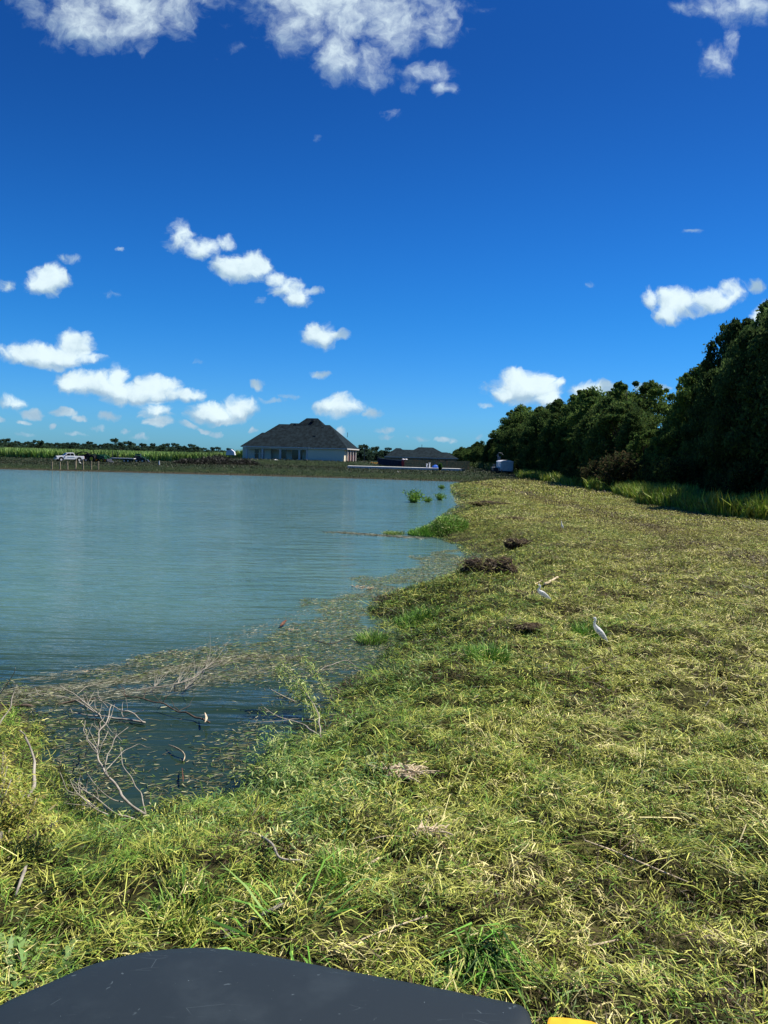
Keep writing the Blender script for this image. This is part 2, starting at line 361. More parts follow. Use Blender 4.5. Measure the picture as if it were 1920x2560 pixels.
def grid_mesh(name, X, Y, Z):
    ny, nx = X.shape; me = bpy.data.meshes.new(name)
    co = np.stack([X, Y, Z], -1).reshape(-1, 3).astype(np.float32)
    i = np.arange(ny * nx).reshape(ny, nx); q = np.stack([i[:-1, :-1], i[:-1, 1:], i[1:, 1:], i[1:, :-1]], -1).reshape(-1, 4)
    me.vertices.add(len(co)); me.vertices.foreach_set('co', co.ravel()); me.loops.add(q.size); me.loops.foreach_set('vertex_index', q.ravel().astype(np.int32))
    me.polygons.add(len(q)); me.polygons.foreach_set('loop_start', (np.arange(len(q)) * 4).astype(np.int32)); me.polygons.foreach_set('loop_total', np.full(len(q), 4, np.int32))
    me.polygons.foreach_set('use_smooth', np.ones(len(q), bool)); me.update(calc_edges=True); return me
gm_ = bpy.data.materials.new('ground'); gm_.use_nodes = True; t = gm_.node_tree; b = t.nodes['Principled BSDF']; b.inputs['Roughness'].default_value = .95; b.inputs['Specular IOR Level'].default_value = .1
ge = N(t, 'ShaderNodeNewGeometry')
def ramp(t, f, stops):
    r = N(t, 'ShaderNodeValToRGB'); t.links.new(f, r.inputs[0]); e = r.color_ramp.elements
    while len(e) < len(stops): e.new(.5)
    for i, (p, c) in enumerate(stops): e[i].position = p; e[i].color = (*c, 1)
    return r.outputs[0]
nA = noise(t, ge.outputs['Position'], 5.0, 10, .72).outputs['Fac']; nB = noise(t, ge.outputs['Position'], .35, 5, .6).outputs['Fac']
cA = ramp(t, nA, [(.38, (.030, .022, .010)), (.48, (.09, .078, .022)), (.57, (.26, .25, .06)), (.68, (.50, .45, .16))])
cB = ramp(t, nA, [(.38, (.025, .026, .012)), (.48, (.07, .085, .022)), (.6, (.17, .21, .05)), (.7, (.32, .32, .11))])
mA = N(t, 'ShaderNodeMix', data_type='RGBA'); t.links.new(smooth(t, nB, .42, .60), mA.inputs[0]); t.links.new(cA, mA.inputs[6]); t.links.new(cB, mA.inputs[7])
sp = N(t, 'ShaderNodeSeparateXYZ'); t.links.new(ge.outputs['Position'], sp.inputs[0])
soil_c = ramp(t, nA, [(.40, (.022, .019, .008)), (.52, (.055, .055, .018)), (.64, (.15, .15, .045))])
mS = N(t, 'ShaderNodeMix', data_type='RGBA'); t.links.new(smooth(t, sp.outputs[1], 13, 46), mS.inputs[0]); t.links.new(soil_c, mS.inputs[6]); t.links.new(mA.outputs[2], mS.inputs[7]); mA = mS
farm = smooth(t, sp.outputs[1], 85, 125)
cF = ramp(t, noise(t, ge.outputs['Position'], .6, 8, .7).outputs['Fac'], [(.35, (.010, .016, .007)), (.5, (.018, .032, .011)), (.62, (.030, .042, .014)), (.75, (.055, .05, .022))])
mF = N(t, 'ShaderNodeMix', data_type='RGBA'); t.links.new(farm, mF.inputs[0]); t.links.new(mA.outputs[2], mF.inputs[6]); t.links.new(cF, mF.inputs[7])
wet = smooth(t, sp.outputs[2], WZ - .02, WZ + .30)
mW = N(t, 'ShaderNodeMix', data_type='RGBA'); t.links.new(wet, mW.inputs[0]); mW.inputs[6].default_value = (.05, .042, .028, 1); t.links.new(mF.outputs[2], mW.inputs[7])
t.links.new(mW.outputs[2], b.inputs['Base Color'])
bn = N(t, 'ShaderNodeBump'); bn.inputs['Distance'].default_value = .06; t.links.new(nA, bn.inputs['Height']); t.links.new(bn.outputs[0], b.inputs['Normal'])
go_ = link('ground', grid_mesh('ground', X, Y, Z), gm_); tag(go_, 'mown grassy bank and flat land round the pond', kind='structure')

# pond water: murky body, rippled skin
wm = bpy.data.materials.new('pond_water'); wm.use_nodes = True; t = wm.node_tree; b = t.nodes['Principled BSDF']
b.inputs['Roughness'].default_value = .08; b.inputs['IOR'].default_value = 1.33; b.inputs['Specular IOR Level'].default_value = .5
ge = N(t, 'ShaderNodeNewGeometry'); P = ge.outputs['Position']
mp = N(t, 'ShaderNodeMapping'); mp.inputs['Rotation'].default_value = (0, 0, R(-30)); mp.inputs['Scale'].default_value = (.36, 2.0, 1); t.links.new(P, mp.inputs[0])
w1 = noise(t, mp.outputs[0], 1.15, 3, .5, dist=.5).outputs['Fac']
mp2 = N(t, 'ShaderNodeMapping'); mp2.inputs['Rotation'].default_value = (0, 0, R(-22)); mp2.inputs['Scale'].default_value = (.6, 1.5, 1); t.links.new(P, mp2.inputs[0])
rdg = math_n(t, 'ABSOLUTE', math_n(t, 'MULTIPLY_ADD', noise(t, mp.outputs[0], .95, 2, .45, dist=.4).outputs['Fac'], 4.0, -2.0)); rdg = math_n(t, 'POWER', math_n(t, 'SUBTRACT', 1.0, rdg, clamp=True), 1.6)
w2 = noise(t, mp2.outputs[0], .7, 3, .5).outputs['Fac']; w3 = noise(t, mp.outputs[0], 7.5, 2, .5).outputs['Fac']
sp = N(t, 'ShaderNodeSeparateXYZ'); t.links.new(P, sp.inputs[0])
calm = math_n(t, 'MULTIPLY', smooth(t, sp.outputs[1], 8.2, 13.5), 1.0)       # sheltered behind the floating raft
hgt = math_n(t, 'ADD', math_n(t, 'MULTIPLY_ADD', rdg, .022, math_n(t, 'MULTIPLY', w1, .05)), math_n(t, 'ADD', math_n(t, 'MULTIPLY', w2, .12), math_n(t, 'MULTIPLY', w3, .014)))
hgt = math_n(t, 'MULTIPLY', hgt, math_n(t, 'MULTIPLY_ADD', calm, .92, .08))
bn = N(t, 'ShaderNodeBump'); bn.inputs['Distance'].default_value = 1.9; bn.inputs['Strength'].default_value = 1.0; t.links.new(hgt, bn.inputs['Height']); t.links.new(bn.outputs[0], b.inputs['Normal'])
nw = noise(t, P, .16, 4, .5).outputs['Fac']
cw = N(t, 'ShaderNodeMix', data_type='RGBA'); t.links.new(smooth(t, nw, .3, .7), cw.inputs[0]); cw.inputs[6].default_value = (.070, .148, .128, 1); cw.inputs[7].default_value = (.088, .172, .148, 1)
cq = N(t, 'ShaderNodeMix', data_type='RGBA'); t.links.new(smooth(t, sp.outputs[1], 10.0, 19), cq.inputs[0]); cq.inputs[6].default_value = (.016, .034, .018, 1); t.links.new(cw.outputs[2], cq.inputs[7])  # base colour darkened close in, painted stand-in for reflection changing with view angle
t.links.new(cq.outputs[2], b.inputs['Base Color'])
wx = np.linspace(-150, 16, 84); wy = np.linspace(4, 122, 60); WX, WY = np.meshgrid(wx, wy)
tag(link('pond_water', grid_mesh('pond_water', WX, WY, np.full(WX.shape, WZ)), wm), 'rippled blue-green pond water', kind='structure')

# ------------------------------------------------------------------ blades: one mesh of many thin bent strips
def blades(name, P, yaw, pitch, L, Wd, bend, col, mat_, parent=None, tipw=.12):
    n = len(P); P = np.asarray(P, float)
    d = np.stack([np.cos(yaw) * np.cos(pitch), np.sin(yaw) * np.cos(pitch), np.sin(pitch)], -1)
    up = np.array([0, 0, 1.0]); sid = np.cross(d, up + rng.normal(0, .45, (n, 3))); sid /= (np.linalg.norm(sid, axis=1, keepdims=True) + 1e-9)
    dn = np.cross(sid, d); dn *= np.sign(dn[:, 2:3] + 1e-9)
    L_ = L[:, None]; w = (Wd / 2)[:, None]; b_ = bend[:, None]
    p0 = P; p1 = P + d * L_ * .5 + dn * L_ * b_; p2 = P + d * L_ * (1 - .2 * np.abs(b_)) - dn * L_ * b_ * .3
    V = np.stack([p0 - sid * w * .8, p0 + sid * w * .8, p1 + sid * w, p1 - sid * w, p2], 1).reshape(-1, 3).astype(np.float32)
    base = (np.arange(n) * 5)[:, None]
    loops = np.concatenate([base + np.array([[0, 1, 2, 3]]), base + np.array([[3, 2, 4]])], 1).astype(np.int32)
    me = bpy.data.meshes.new(name); me.vertices.add(n * 5); me.vertices.foreach_set('co', V.ravel())
    me.loops.add(n * 7); me.loops.foreach_set('vertex_index', loops.ravel()); me.polygons.add(n * 2)
    ls = np.stack([np.arange(n) * 7, np.arange(n) * 7 + 4], 1).astype(np.int32); lt = np.tile(np.array([4, 3], np.int32), n)
    me.polygons.foreach_set('loop_start', ls.ravel()); me.polygons.foreach_set('loop_total', lt); me.update(calc_edges=True)
    a = me.color_attributes.new('tint', 'FLOAT_COLOR', 'POINT'); c = np.ones((n, 5, 4), np.float32); c[:, :, :3] = col[:, None, :]
    a.data.foreach_set('color', c.ravel()); return link(name, me, mat_, parent)
C_STRAW = np.array([.88, .78, .33]); C_PALE = np.array([.62, .62, .13]); C_YG = np.array([.38, .42, .065]); C_GR = np.array([.15, .27, .03]); C_DK = np.array([.04, .085, .015]); C_BR = np.array([.10, .068, .03])
def grass_col(x, y, sd, n):
    r = rng.random(n); pt = fbm(x * .5 + 40, y * .5, 51, 3); pt2 = fbm(x * 1.9, y * 1.9, 77, 3)
    lush = np.clip(1.1 - sd / 3.4, 0, 1) * (.55 + .9 * (pt2 > .48)) + (pt - .5) * 1.6
    dry = np.clip((x - 4) / 16, 0, .5) + .9 * np.exp(-((x - 11.8 - .4 * np.sin(y * .2)) / .8) ** 2) * (y > 14) - .35 * np.exp(-((x - 9.2) / .9) ** 2) - .3 * np.exp(-((x - 14.6) / 1.0) ** 2) + (fbm(x * .25, y * .13, 91, 3) - .45) * 1.3
    k = r + .05 + .38 * lush - .42 * dry
    col = np.empty((n, 3)); pal = [C_BR, C_STRAW, C_PALE, C_YG, C_GR, C_DK]; th = [.08, .22, .46, .74, 1.02]
    idx = np.digitize(k, th); col[:] = np.array(pal)[idx]
    return col * rng.uniform(.35, 1.25, (n, 1)) * rng.uniform(.94, 1.06, (n, 3))
def scatter(y0, y1, dens, xl, xr, wmin=-.05):
    area = 0; out = []
    ys = np.linspace(y0, y1, 9)
    for a, b_ in zip(ys[:-1], ys[1:]):
        L0, R0 = xl(a, b_), xr(a, b_); n = int((b_ - a) * (R0 - L0) * dens); x = rng.uniform(L0, R0, n); y = rng.uniform(a, b_, n); out.append(np.stack([x, y], 1))
    q = np.concatenate(out); sd = sdist(q[:, 0], q[:, 1]); k = sd > wmin; return q[k, 0], q[k, 1], sd[k]
fl = lambda a, b_: -.53 * b_ - 2.6
fr = lambda a, b_: min(.53 * b_ + 3.6, 25)
def lawn(y0, y1, dens, L, Wd, xl=fl, xr=fr, stand=.3, wmin=-.15):
    x, y, sd = scatter(y0, y1, dens, xl, xr, wmin); n = len(x)
    clump = fbm(x * 1.3, y * 1.3, 5, 3); keep = rng.random(n) < np.clip(np.where(y > 20, -.05, -.26) + 2.2 * clump, .08, 1) * .88; x, y, sd, clump = x[keep], y[keep], sd[keep], clump[keep]; n = len(x)
    z = np.maximum(height(x, y), WZ); st = rng.random(n) < stand + .25 * (clump > .55)
    pit = np.where(st, rng.uniform(.5, 1.4, n), rng.normal(.05, .22, n)); yaw = rng.uniform(0, 2 * np.pi, n)
    flow = fbm(x * .35, y * .35, 61, 2) * 9; yaw = np.where(rng.random(n) < .45, flow + rng.normal(0, .5, n), yaw)
    Ls = rng.uniform(L[0], L[1], n) * np.where(st, .75, 1.1) * (1 + 1.3 * (rng.random(n) < .06)); Ws = rng.uniform(Wd[0], Wd[1], n)
    z = z + np.where(st, 0, rng.uniform(0, .05, n)) + .012
    col = grass_col(x, y, sd, n); dk = (fbm(x * 1.1 + 9, y * 1.1, 33, 4) < .385) & (rng.random(n) < .5); col[dk] = C_BR * rng.uniform(.4, 1.6, (dk.sum(), 1)); col[rng.random(n) < .06] = C_BR * .8
    return np.stack([x, y, z], 1), yaw, pit, Ls, Ws, rng.normal(.08, .1, n), col
def mats(y0, y1, dens, K, r, L, Wd, xl=fl, xr=fr):
    x, y, sd = scatter(y0, y1, dens, xl, xr, .05); n = len(x); lush = np.clip(1.15 - sd / 3.6, 0, 1) + .35 * (fbm(x * .5 + 40, y * .5, 51, 3) > .52)
    fam = np.digitize(rng.random(n) + .42 * lush - .38 * np.clip((x - 3) / 14, 0, .7), [.12, .36, .66, 1.0]); pal = [C_BR, C_STRAW, C_PALE, C_YG, C_GR * 1.15]
    yaw0 = rng.uniform(0, 6.28, n); rep_ = np.repeat(np.arange(n), K); m = len(rep_); R_ = r * (1 + .3 * np.clip(y / 12, 0, 3))
    gx_, gy_ = rng.normal(0, 1, m), rng.normal(0, 1, m); c_, s_ = np.cos(yaw0[rep_]), np.sin(yaw0[rep_]); a_ = gx_ * R_[rep_] * 1.5; b_ = gy_ * R_[rep_] * .55
    X_ = x[rep_] + a_ * c_ - b_ * s_; Y_ = y[rep_] + a_ * s_ + b_ * c_; Z_ = np.maximum(height(X_, Y_), WZ) + rng.random(m) * .10 * np.exp(-.5 * (gx_ ** 2 + gy_ ** 2)) + .015
    col = np.array(pal)[fam][rep_] * rng.uniform(.35, 1.25, (m, 1)); sw = rng.random(m) < .25; col[sw] = (np.array(pal)[np.clip(fam + 1, 0, 4)])[rep_][sw]
    return np.stack([X_, Y_, Z_], 1), yaw0[rep_] + rng.normal(0, .55, m) + rng.integers(0, 2, m) * np.pi, rng.normal(.12, .28, m), rng.uniform(*L, m), rng.uniform(*Wd, m), rng.normal(.1, .1, m), col
def merge(name, parts, mat_, label, kind='stuff'):
    a = [np.concatenate([p[i] for p in parts]) for i in range(7)]
    o = blades(name, *a, mat_); return tag(o, label, 'grass', kind=kind)
merge('grass_clippings', [
    lawn(1.2, 3.2, 900, (.04, .13), (.005, .011)), lawn(3.0, 6, 3000, (.028, .10), (.0032, .008)), lawn(6, 9, 2700, (.03, .115), (.004, .009)), lawn(9, 14, 1700, (.035, .13), (.005, .011), xl=lambda a, b_: -5),
    lawn(14, 22, 1100, (.045, .15), (.006, .014), xl=lambda a, b_: -1), lawn(22, 36, 620, (.05, .13), (.007, .016), xl=lambda a, b_: 0),
    lawn(36, 62, 210, (.06, .16), (.012, .028), xl=lambda a, b_: 2), lawn(62, 112, 55, (.10, .28), (.025, .06), xl=lambda a, b_: 5),
    mats(3.2, 9, 32, 34, .065, (.05, .16), (.0032, .008)), mats(9, 16, 15, 30, .08, (.06, .19), (.005, .010), xl=lambda a, b_: -5), mats(16, 26, 4, 26, .10, (.07, .18), (.007, .014), xl=lambda a, b_: 0),
    lawn(3.0, 9, 60, (.18, .45), (.004, .009), stand=.1), lawn(9, 22, 30, (.2, .5), (.007, .014), xl=lambda a, b_: -5, stand=.1)],
    M['blade'], 'freshly mown yellow-green grass clippings strewn over the bank')
# ragged growth on the far bank
def far_grass(y0, y1, x0, x1, dens, L, Wd, pal, seed):
    n = int((y1 - y0) * (x1 - x0) * dens); x = rng.uniform(x0, x1, n); y = rng.uniform(y0, y1, n); sd = sdist(x, y); k = sd > .2
    k &= rng.random(n) < .3 + 1.3 * fbm(x * .12, y * .25, seed, 3); x, y = x[k], y[k]; n = len(x)
    z = height(x, y); col = np.array(pal)[rng.integers(0, len(pal), n)] * rng.uniform(.6, 1.3, (n, 1))
    return np.stack([x, y, z], 1), rng.uniform(0, 6.28, n), rng.uniform(.4, 1.5, n), rng.uniform(*L, n), rng.uniform(*Wd, n), rng.normal(.05, .12, n), col
FG = [(.03, .05, .016), (.045, .065, .02), (.02, .032, .012), (.07, .065, .03)]
merge('far_bank_grass', [far_grass(110, 122, -75, 26, 22, (.12, .4), (.03, .08), [(.06, .09, .025), (.12, .11, .045), (.03, .045, .012), (.07, .05, .025), (.05, .10, .02)], 3),
                         far_grass(122, 172, -90, 24, 7, (.12, .35), (.04, .09), FG, 4), far_grass(172, 240, -130, 40, 1.5, (.2, .5), (.06, .12), FG, 5)],
      M['blade'], 'rough dark green grass and weeds along the far bank of the pond')
# cane field, behind the parked vehicles
n = 60000; x = rng.uniform(-190, -24, n); y = 214 + 190 * rng.random(n) ** 2.2; 
k = (x < -38 - (y - 214) * .02) ; x, y = x[k], y[k]; n = len(x)
col = np.array([(.26, .42, .09), (.17, .30, .06), (.36, .48, .14), (.10, .18, .04)])[rng.integers(0, 4, n)] * (.55 + .9 * fbm(x * .12, y * .02, 9, 3))[:, None]
cane = blades('cane_field', np.stack([x, y, height(x, y)], 1), rng.uniform(0, 6.28, n), rng.uniform(1.1, 1.5, n), rng.uniform(2.0, 3.1, n), rng.uniform(.12, .3, n), rng.normal(.05, .08, n), col, M['blade'])
tag(cane, 'wide field of tall light green cane behind the parked vehicles', 'crop', kind='stuff')
# tall weeds at the foot of the tree row
def weeds(y0, y1, xf, wd, dens, L, pal, Wd=(.02, .05)):
    n = int((y1 - y0) * wd * dens); y = rng.uniform(y0, y1, n); x = xf + 1.5 * (fbm(y * .15, y * 0, 8, 2) - .5) * 4 + wd * rng.random(n) ** .8
    hh = .5 + .9 * fbm(x * .4, y * .3, 19, 3); col = np.array(pal)[rng.integers(0, len(pal), n)] * rng.uniform(.6, 1.3, (n, 1))
    return np.stack([x, y, height(x, y)], 1), rng.uniform(0, 6.28, n), rng.uniform(.8, 1.5, n), rng.uniform(*L, n) * hh, rng.uniform(*Wd, n), rng.normal(.1, .12, n), col
WP = [(.24, .38, .04), (.13, .22, .03), (.38, .48, .06), (.28, .28, .05)]
merge('tall_weeds', [weeds(30, 75, 20.4, 4.5, 260, (.35, 1.5), WP, (.03, .08)), weeds(75, 130, 22, 4.5, 80, (.4, 1.6), WP, (.05, .12)), weeds(130, 260, 24, 4, 20, (.8, 2), [(.18, .24, .06), (.1, .16, .04)], (.08, .15))],
      M['blade'], 'tall green weeds growing along the foot of the dark tree row')

# floating clippings on the water between the shore and the raft's outer edge
outer_px = [(1150,1372),(1060,1395),(1000,1425),(930,1445),(880,1465),(800,1500),(740,1525),(690,1550),(640,1575),(560,1600),(480,1625),(420,1650),(340,1655),(250,1672),(150,1690),(0,1705),(-80,1715)]
OP = [at_z(a, b_, WZ) for a, b_ in outer_px]
rp = [(p.x, p.y) for p in OP] + [(p.x, p.y) for p in PP[::-1][:30]]
def inside(polyl, x, y):
    ins = np.zeros(x.shape, bool); n = len(polyl)
    for i in range(n):
        ax, ay = polyl[i]; bx, by = polyl[(i + 1) % n]; c = (ay > y) != (by > y); ins ^= c & (x < (bx - ax) * (y - ay) / (by - ay + 1e-12) + ax)
    return ins
def raft(n, L, Wd, pal, dark=False, thr=.5, zoff=.004, seed=71):
    x = rng.uniform(-9, 5, n); y = rng.uniform(6, 32, n); sd = -sdist(x, y)
    k = inside(rp, x + (fbm(x * .8, y * .8, 5, 4) - .5) * 2.6, y - (fbm(x * .8 + 9, y * .8, 6, 4) - .5) * 2.6) & (sd > -.3)
    pxd = .55 * fbm(x * .8 + 5 - y * .3, y * 1.1, seed, 4) + .45 * fbm(x * 2.4, y * 3.6, seed + 5, 4)   # streaky density
    calmhole = ss(.35, 1.2, sd) * (1 - ss(11.3, 12.3, y)) * (x < 0.2)  # open dark pool by the shore
    k &= rng.random(n) < np.clip((pxd - thr + .05 + .16 * (1 - ss(.2, 1.8, sd)) + .10 * (y > 12.5)) * 9, 0, 1) * (1 - .96 * calmhole) + .004
    x, y = x[k], y[k]; n = len(x)
    yaw = np.where(rng.random(n) < .5, .25 + rng.normal(0, .35, n), rng.uniform(0, 6.28, n)); col = np.array(pal)[rng.integers(0, len(pal), n)] * rng.uniform(.6, 1.3, (n, 1))
    return np.stack([x, y, np.full(n, WZ + zoff) + rng.uniform(0, .015, n)], 1), yaw, rng.normal(0, .04, n), rng.uniform(*L, n), rng.uniform(*Wd, n), rng.normal(0, .03, n), col
RP = [(.24, .25, .10), (.16, .24, .04), (.13, .11, .045), (.07, .10, .022), (.5, .47, .26), (.11, .18, .03), (.12, .11, .05)]
ra = merge('floating_clippings', [raft(240000, (.03, .11), (.004, .012), RP), raft(26000, (.08, .28), (.004, .010), RP, thr=.55, seed=72), raft(90000, (.03, .12), (.004, .010), [(.14, .14, .07), (.17, .15, .09), (.09, .12, .05)], thr=.58, zoff=.001, seed=73)],
      M['blade'], 'raft of cut grass and straw floating on the pond by the near bank')
# the drift of scum and straw further out
def band(n, pts, wid, L, Wd, pal):
    Q = [at_z(a, b_, WZ) for a, b_ in pts]; seg = rng.integers(0, len(Q) - 1, n); tt = rng.random(n)
    qa = np.array([(q.x, q.y) for q in Q]); A = qa[seg]; B = qa[seg + 1]; D = B - A; Pn = A + D * tt[:, None] + rng.normal(0, wid, (n, 2)) * np.array([1.6, 1])
    yaw = np.arctan2(D[:, 1], D[:, 0]) + rng.normal(0, .3, n); col = np.array(pal)[rng.integers(0, len(pal), n)] * rng.uniform(.6, 1.3, (n, 1)); k = sdist(Pn[:, 0], Pn[:, 1]) < 0
    return tuple(a_[k] for a_ in (np.concatenate([Pn, np.full((n, 1), WZ + .006)], 1), yaw, np.zeros(n), rng.uniform(*L, n), rng.uniform(*Wd, n), rng.normal(0, .02, n), col))
SC = [(.20, .19, .12), (.26, .26, .17), (.12, .14, .08), (.42, .42, .30), (.10, .10, .065)]
merge('floating_straw', [band(3600, [(0, 1735), (150, 1722), (330, 1700), (480, 1665), (620, 1640), (760, 1648)], .10, (.03, .2), (.003, .009), SC),
                         band(2600, [(0, 1750), (200, 1745), (400, 1725), (560, 1690), (700, 1665)], .16, (.03, .16), (.003, .008), SC),
                         band(1800, [(60, 1700), (300, 1668), (500, 1622), (700, 1556), (900, 1470)], .12, (.03, .14), (.003, .008), SC),
                         band(1500, [(830, 1330), (950, 1338), (1050, 1345)], .2, (.05, .3), (.01, .02), SC)],
      M['blade'], 'thin drift of pale straw floating along the edge of open water')

# ------------------------------------------------------------------ leafy things
def leaf_cloud(name, P, size, col, mat_, parent, long=1.8, nbias=None):
    n = len(P); d = rng.normal(0, 1, (n, 3)); d /= np.linalg.norm(d, axis=1, keepdims=True); e = rng.normal(0, 1, (n, 3)); e -= d * (d * e).sum(1, keepdims=True); e /= np.linalg.norm(e, axis=1, keepdims=True)
    s = size[:, None]; V = np.stack([P - d * s * .5 * long, P + e * s * .42, P + d * s * .5 * long, P - e * s * .42], 1).reshape(-1, 3).astype(np.float32)
    me = bpy.data.meshes.new(name); me.vertices.add(4 * n); me.vertices.foreach_set('co', V.ravel()); me.loops.add(4 * n); me.loops.foreach_set('vertex_index', np.arange(4 * n, dtype=np.int32))
    me.polygons.add(n); me.polygons.foreach_set('loop_start', (np.arange(n) * 4).astype(np.int32)); me.polygons.foreach_set('loop_total', np.full(n, 4, np.int32)); me.update(calc_edges=True)
    a = me.color_attributes.new('tint', 'FLOAT_COLOR', 'POINT'); c = np.ones((n, 4, 4), np.float32); c[:, :, :3] = col[:, None, :]; a.data.foreach_set('color', c.ravel())
    return link(name, me, mat_, parent)
def tree_proto(name, h, r, ncl, nl, leafs, pal, base=.08, shape='round', seed=1, cs_=1.0):
    root = thing(name, None, 'tree'); rr = random.Random(seed); g2 = np.random.default_rng(seed)
    mb = MB(); mb.tube([(0, 0, -.3), (.1, .05, h * .25), (-.1, .1, h * .5), (.05, 0, h * .85)], [h * .022, h * .017, h * .012, h * .003], 8)
    cs = []
    for i in range(ncl):
        t_ = rr.random() ** (.85 if cs_ < 1.2 else 1.4); z = h * (base + (1 - base) * t_)
        if shape == 'cone': env = r * (1.05 - t_) ** .7
        elif shape == 'cone2': env = r * (1.08 - t_) ** .55 * (1 if t_ > .25 else .75)
        elif shape == 'col': env = r * (1 - t_ ** 3) ** .5 * .85
        else: env = r * math.sqrt(max(.05, 1 - ((t_ - .42) / .62) ** 2))
        a = rr.random() * 6.283; q = env * rr.random() ** .45; cr = (.055 + .085 * rr.random() ** 1.5) * h * cs_ * (.6 if t_ > .88 else 1)
        if cs_ < 1.2 and rr.random() < .25: q = env * rr.uniform(.95, 1.22); cr *= .5
        cs.append((q * math.cos(a), q * math.sin(a), z - cr * .4, cr))
        if rr.random() < .6: mb.tube([(0, 0, z * .6), (q * .5 * math.cos(a), q * .5 * math.sin(a), z * .82), (q * math.cos(a), q * math.sin(a), z)], [h * .006, h * .002], 5)
    mb.build('trunk', M['bark'], root)
    cs = np.array(cs); idx = g2.integers(0, ncl, nl); c = cs[idx]; d = g2.normal(0, 1, (nl, 3)); d /= np.linalg.norm(d, axis=1, keepdims=True)
    P_ = c[:, :3] + d * (c[:, 3] * (g2.random(nl) ** .4 + g2.exponential(.07, nl)))[:, None] * np.array([1.15, 1.15, .8]); P_[:, 2] = np.maximum(P_[:, 2], .1)
    clc = g2.uniform(.65, 1.35, ncl)[idx]; col = np.array(pal)[g2.integers(0, len(pal), nl)] * clc[:, None] * g2.uniform(.8, 1.2, (nl, 1))
    leaf_cloud('crown', P_, g2.uniform(leafs * .6, leafs * 1.3, nl), col, M['leaf'], root); return root
DG = [(.06, .105, .03), (.08, .14, .036), (.04, .08, .026), (.11, .15, .036)]
MG = [(.10, .175, .04), (.14, .20, .045), (.065, .12, .034)]
protos = [tree_proto('tree', 12, 4.2, 130, 26000, .22, DG, seed=11), tree_proto('tree', 12, 3.6, 120, 24000, .21, DG, shape='col', seed=12),
          tree_proto('tree', 12, 4.6, 140, 28000, .23, MG, seed=13), tree_proto('tree', 12, 3.6, 110, 22000, .21, DG, shape='cone', seed=14)]
big = tree_proto('tree', 12, 4.8, 210, 44000, .17, [(.06, .105, .032), (.09, .14, .04), (.045, .08, .028)], seed=15, shape='cone2')
used = {}
def put_tree(pr, x, y, h, wr, label, group):
    o = pr if pr.name not in used else copy_tree(pr); used[pr.name] = 1
    o.location = (x, y, h1(x, y) - .05); o.rotation_euler = (0, 0, random.random() * 6.28); o.scale = (h / 12 * wr, h / 12 * wr, h / 12); return tag(o, label, 'tree', group)
tops = [(1160,1122),(1200,1108),(1240,1090),(1262,1068),(1300,1035),(1340,1018),(1400,1012),(1480,985),(1530,965),(1556,955),(1582,968),(1604,1038),(1625,1030),(1669,1010),(1721,980),(1755,935),(1795,890),(1842,838),(1870,800),(1894,765),(1915,735),(2100,700),(3000,700)]
def top_h(px, Y):
    py = np.interp(px, [a for a, _ in tops], [b_ for _, b_ in tops]); return at_y(px, float(py), Y).z
KIND = ['dark round-crowned tree', 'dark narrow upright tree', 'mid green broad tree', 'dark tapering tree']
Yv = 26.0; i = 0
while Yv < 330:
    for row, X0 in ((0, 27.2), (1, 31.5)):
        x_ = X0 + random.uniform(-.8, .8); y_ = Yv + random.uniform(-1, 1) + row * 2.0; px = 960 + F * x_ / y_
        hh = top_h(px, y_) * (random.uniform(.62, .95) if row == 0 else random.uniform(.86, 1.09)); hh = min(hh * (1.1 if px > 1740 else .84 if 1588 < px < 1735 else 1), 18.5)
        if hh < 4: continue
        if px > 1770:
            pr = big; lab = 'tallest dark leafy tree nearest the viewer in the row on the right' if abs(px - 1900) < 40 and row == 1 else 'tall dark leafy tree at the near end of the tree row'
        else:
            k_ = random.choice([0, 1, 2, 3] if px < 1590 else [2]); pr = protos[k_]
            zone = 'behind the white trailer at the far end of the row' if px < 1300 else ('in the middle of the tree row beyond the mown bank' if px < 1600 else 'in the lower stretch of the row before the tallest trees')
            lab = KIND[k_] + ' ' + zone
        put_tree(pr, x_, y_, hh, (random.uniform(.75, 1.0) if px < 1590 else .78 if px < 1770 else .62 if px < 1900 else .8), lab, lab.replace('tree ', 'trees ', 1))
    Yv += 4.2 if Yv < 100 else 7.5
# shrubs in front of the row
def bush_proto(name, h, r, nl, leafs, pal, seed, long=2.2):
    root = thing(name, None, 'shrub'); g2 = np.random.default_rng(seed); mb = MB(); P_ = []; 
    ns = 22
    for s_ in range(ns):
        a = g2.uniform(0, 6.28); sp_ = g2.uniform(.2, 1) * r; hh = h * g2.uniform(.55, 1) * (1 - .35 * (sp_ / r) ** 2)
        pts = [(0, 0, 0), (sp_ * .35 * math.cos(a), sp_ * .35 * math.sin(a), hh * .5), (sp_ * math.cos(a), sp_ * math.sin(a), hh)]
        mb.tube(pts, [h * .012, h * .003], 4, 2); k_ = nl // ns; t_ = g2.uniform(.15, 1.05, k_)[:, None]
        p0, p1, p2 = map(np.array, pts); q = (1 - t_) ** 2 * p0 + 2 * t_ * (1 - t_) * p1 + t_ ** 2 * p2
        P_.append(q + g2.normal(0, 1, (k_, 3)) * r * .13)
    P_ = np.concatenate(P_); P_[:, 2] = np.abs(P_[:, 2]); n = len(P_); col = np.array(pal)[g2.integers(0, len(pal), n)] * g2.uniform(.65, 1.3, (n, 1))
    mb.build('stem', M['twig'], root); leaf_cloud('foliage', P_, g2.uniform(leafs * .6, leafs * 1.3, n), col, M['leaf'], root, long); return root
bp = bush_proto('shrub', 3, 1.7, 9000, .13, [(.055, .085, .025), (.09, .12, .03), (.04, .06, .02)], 21)
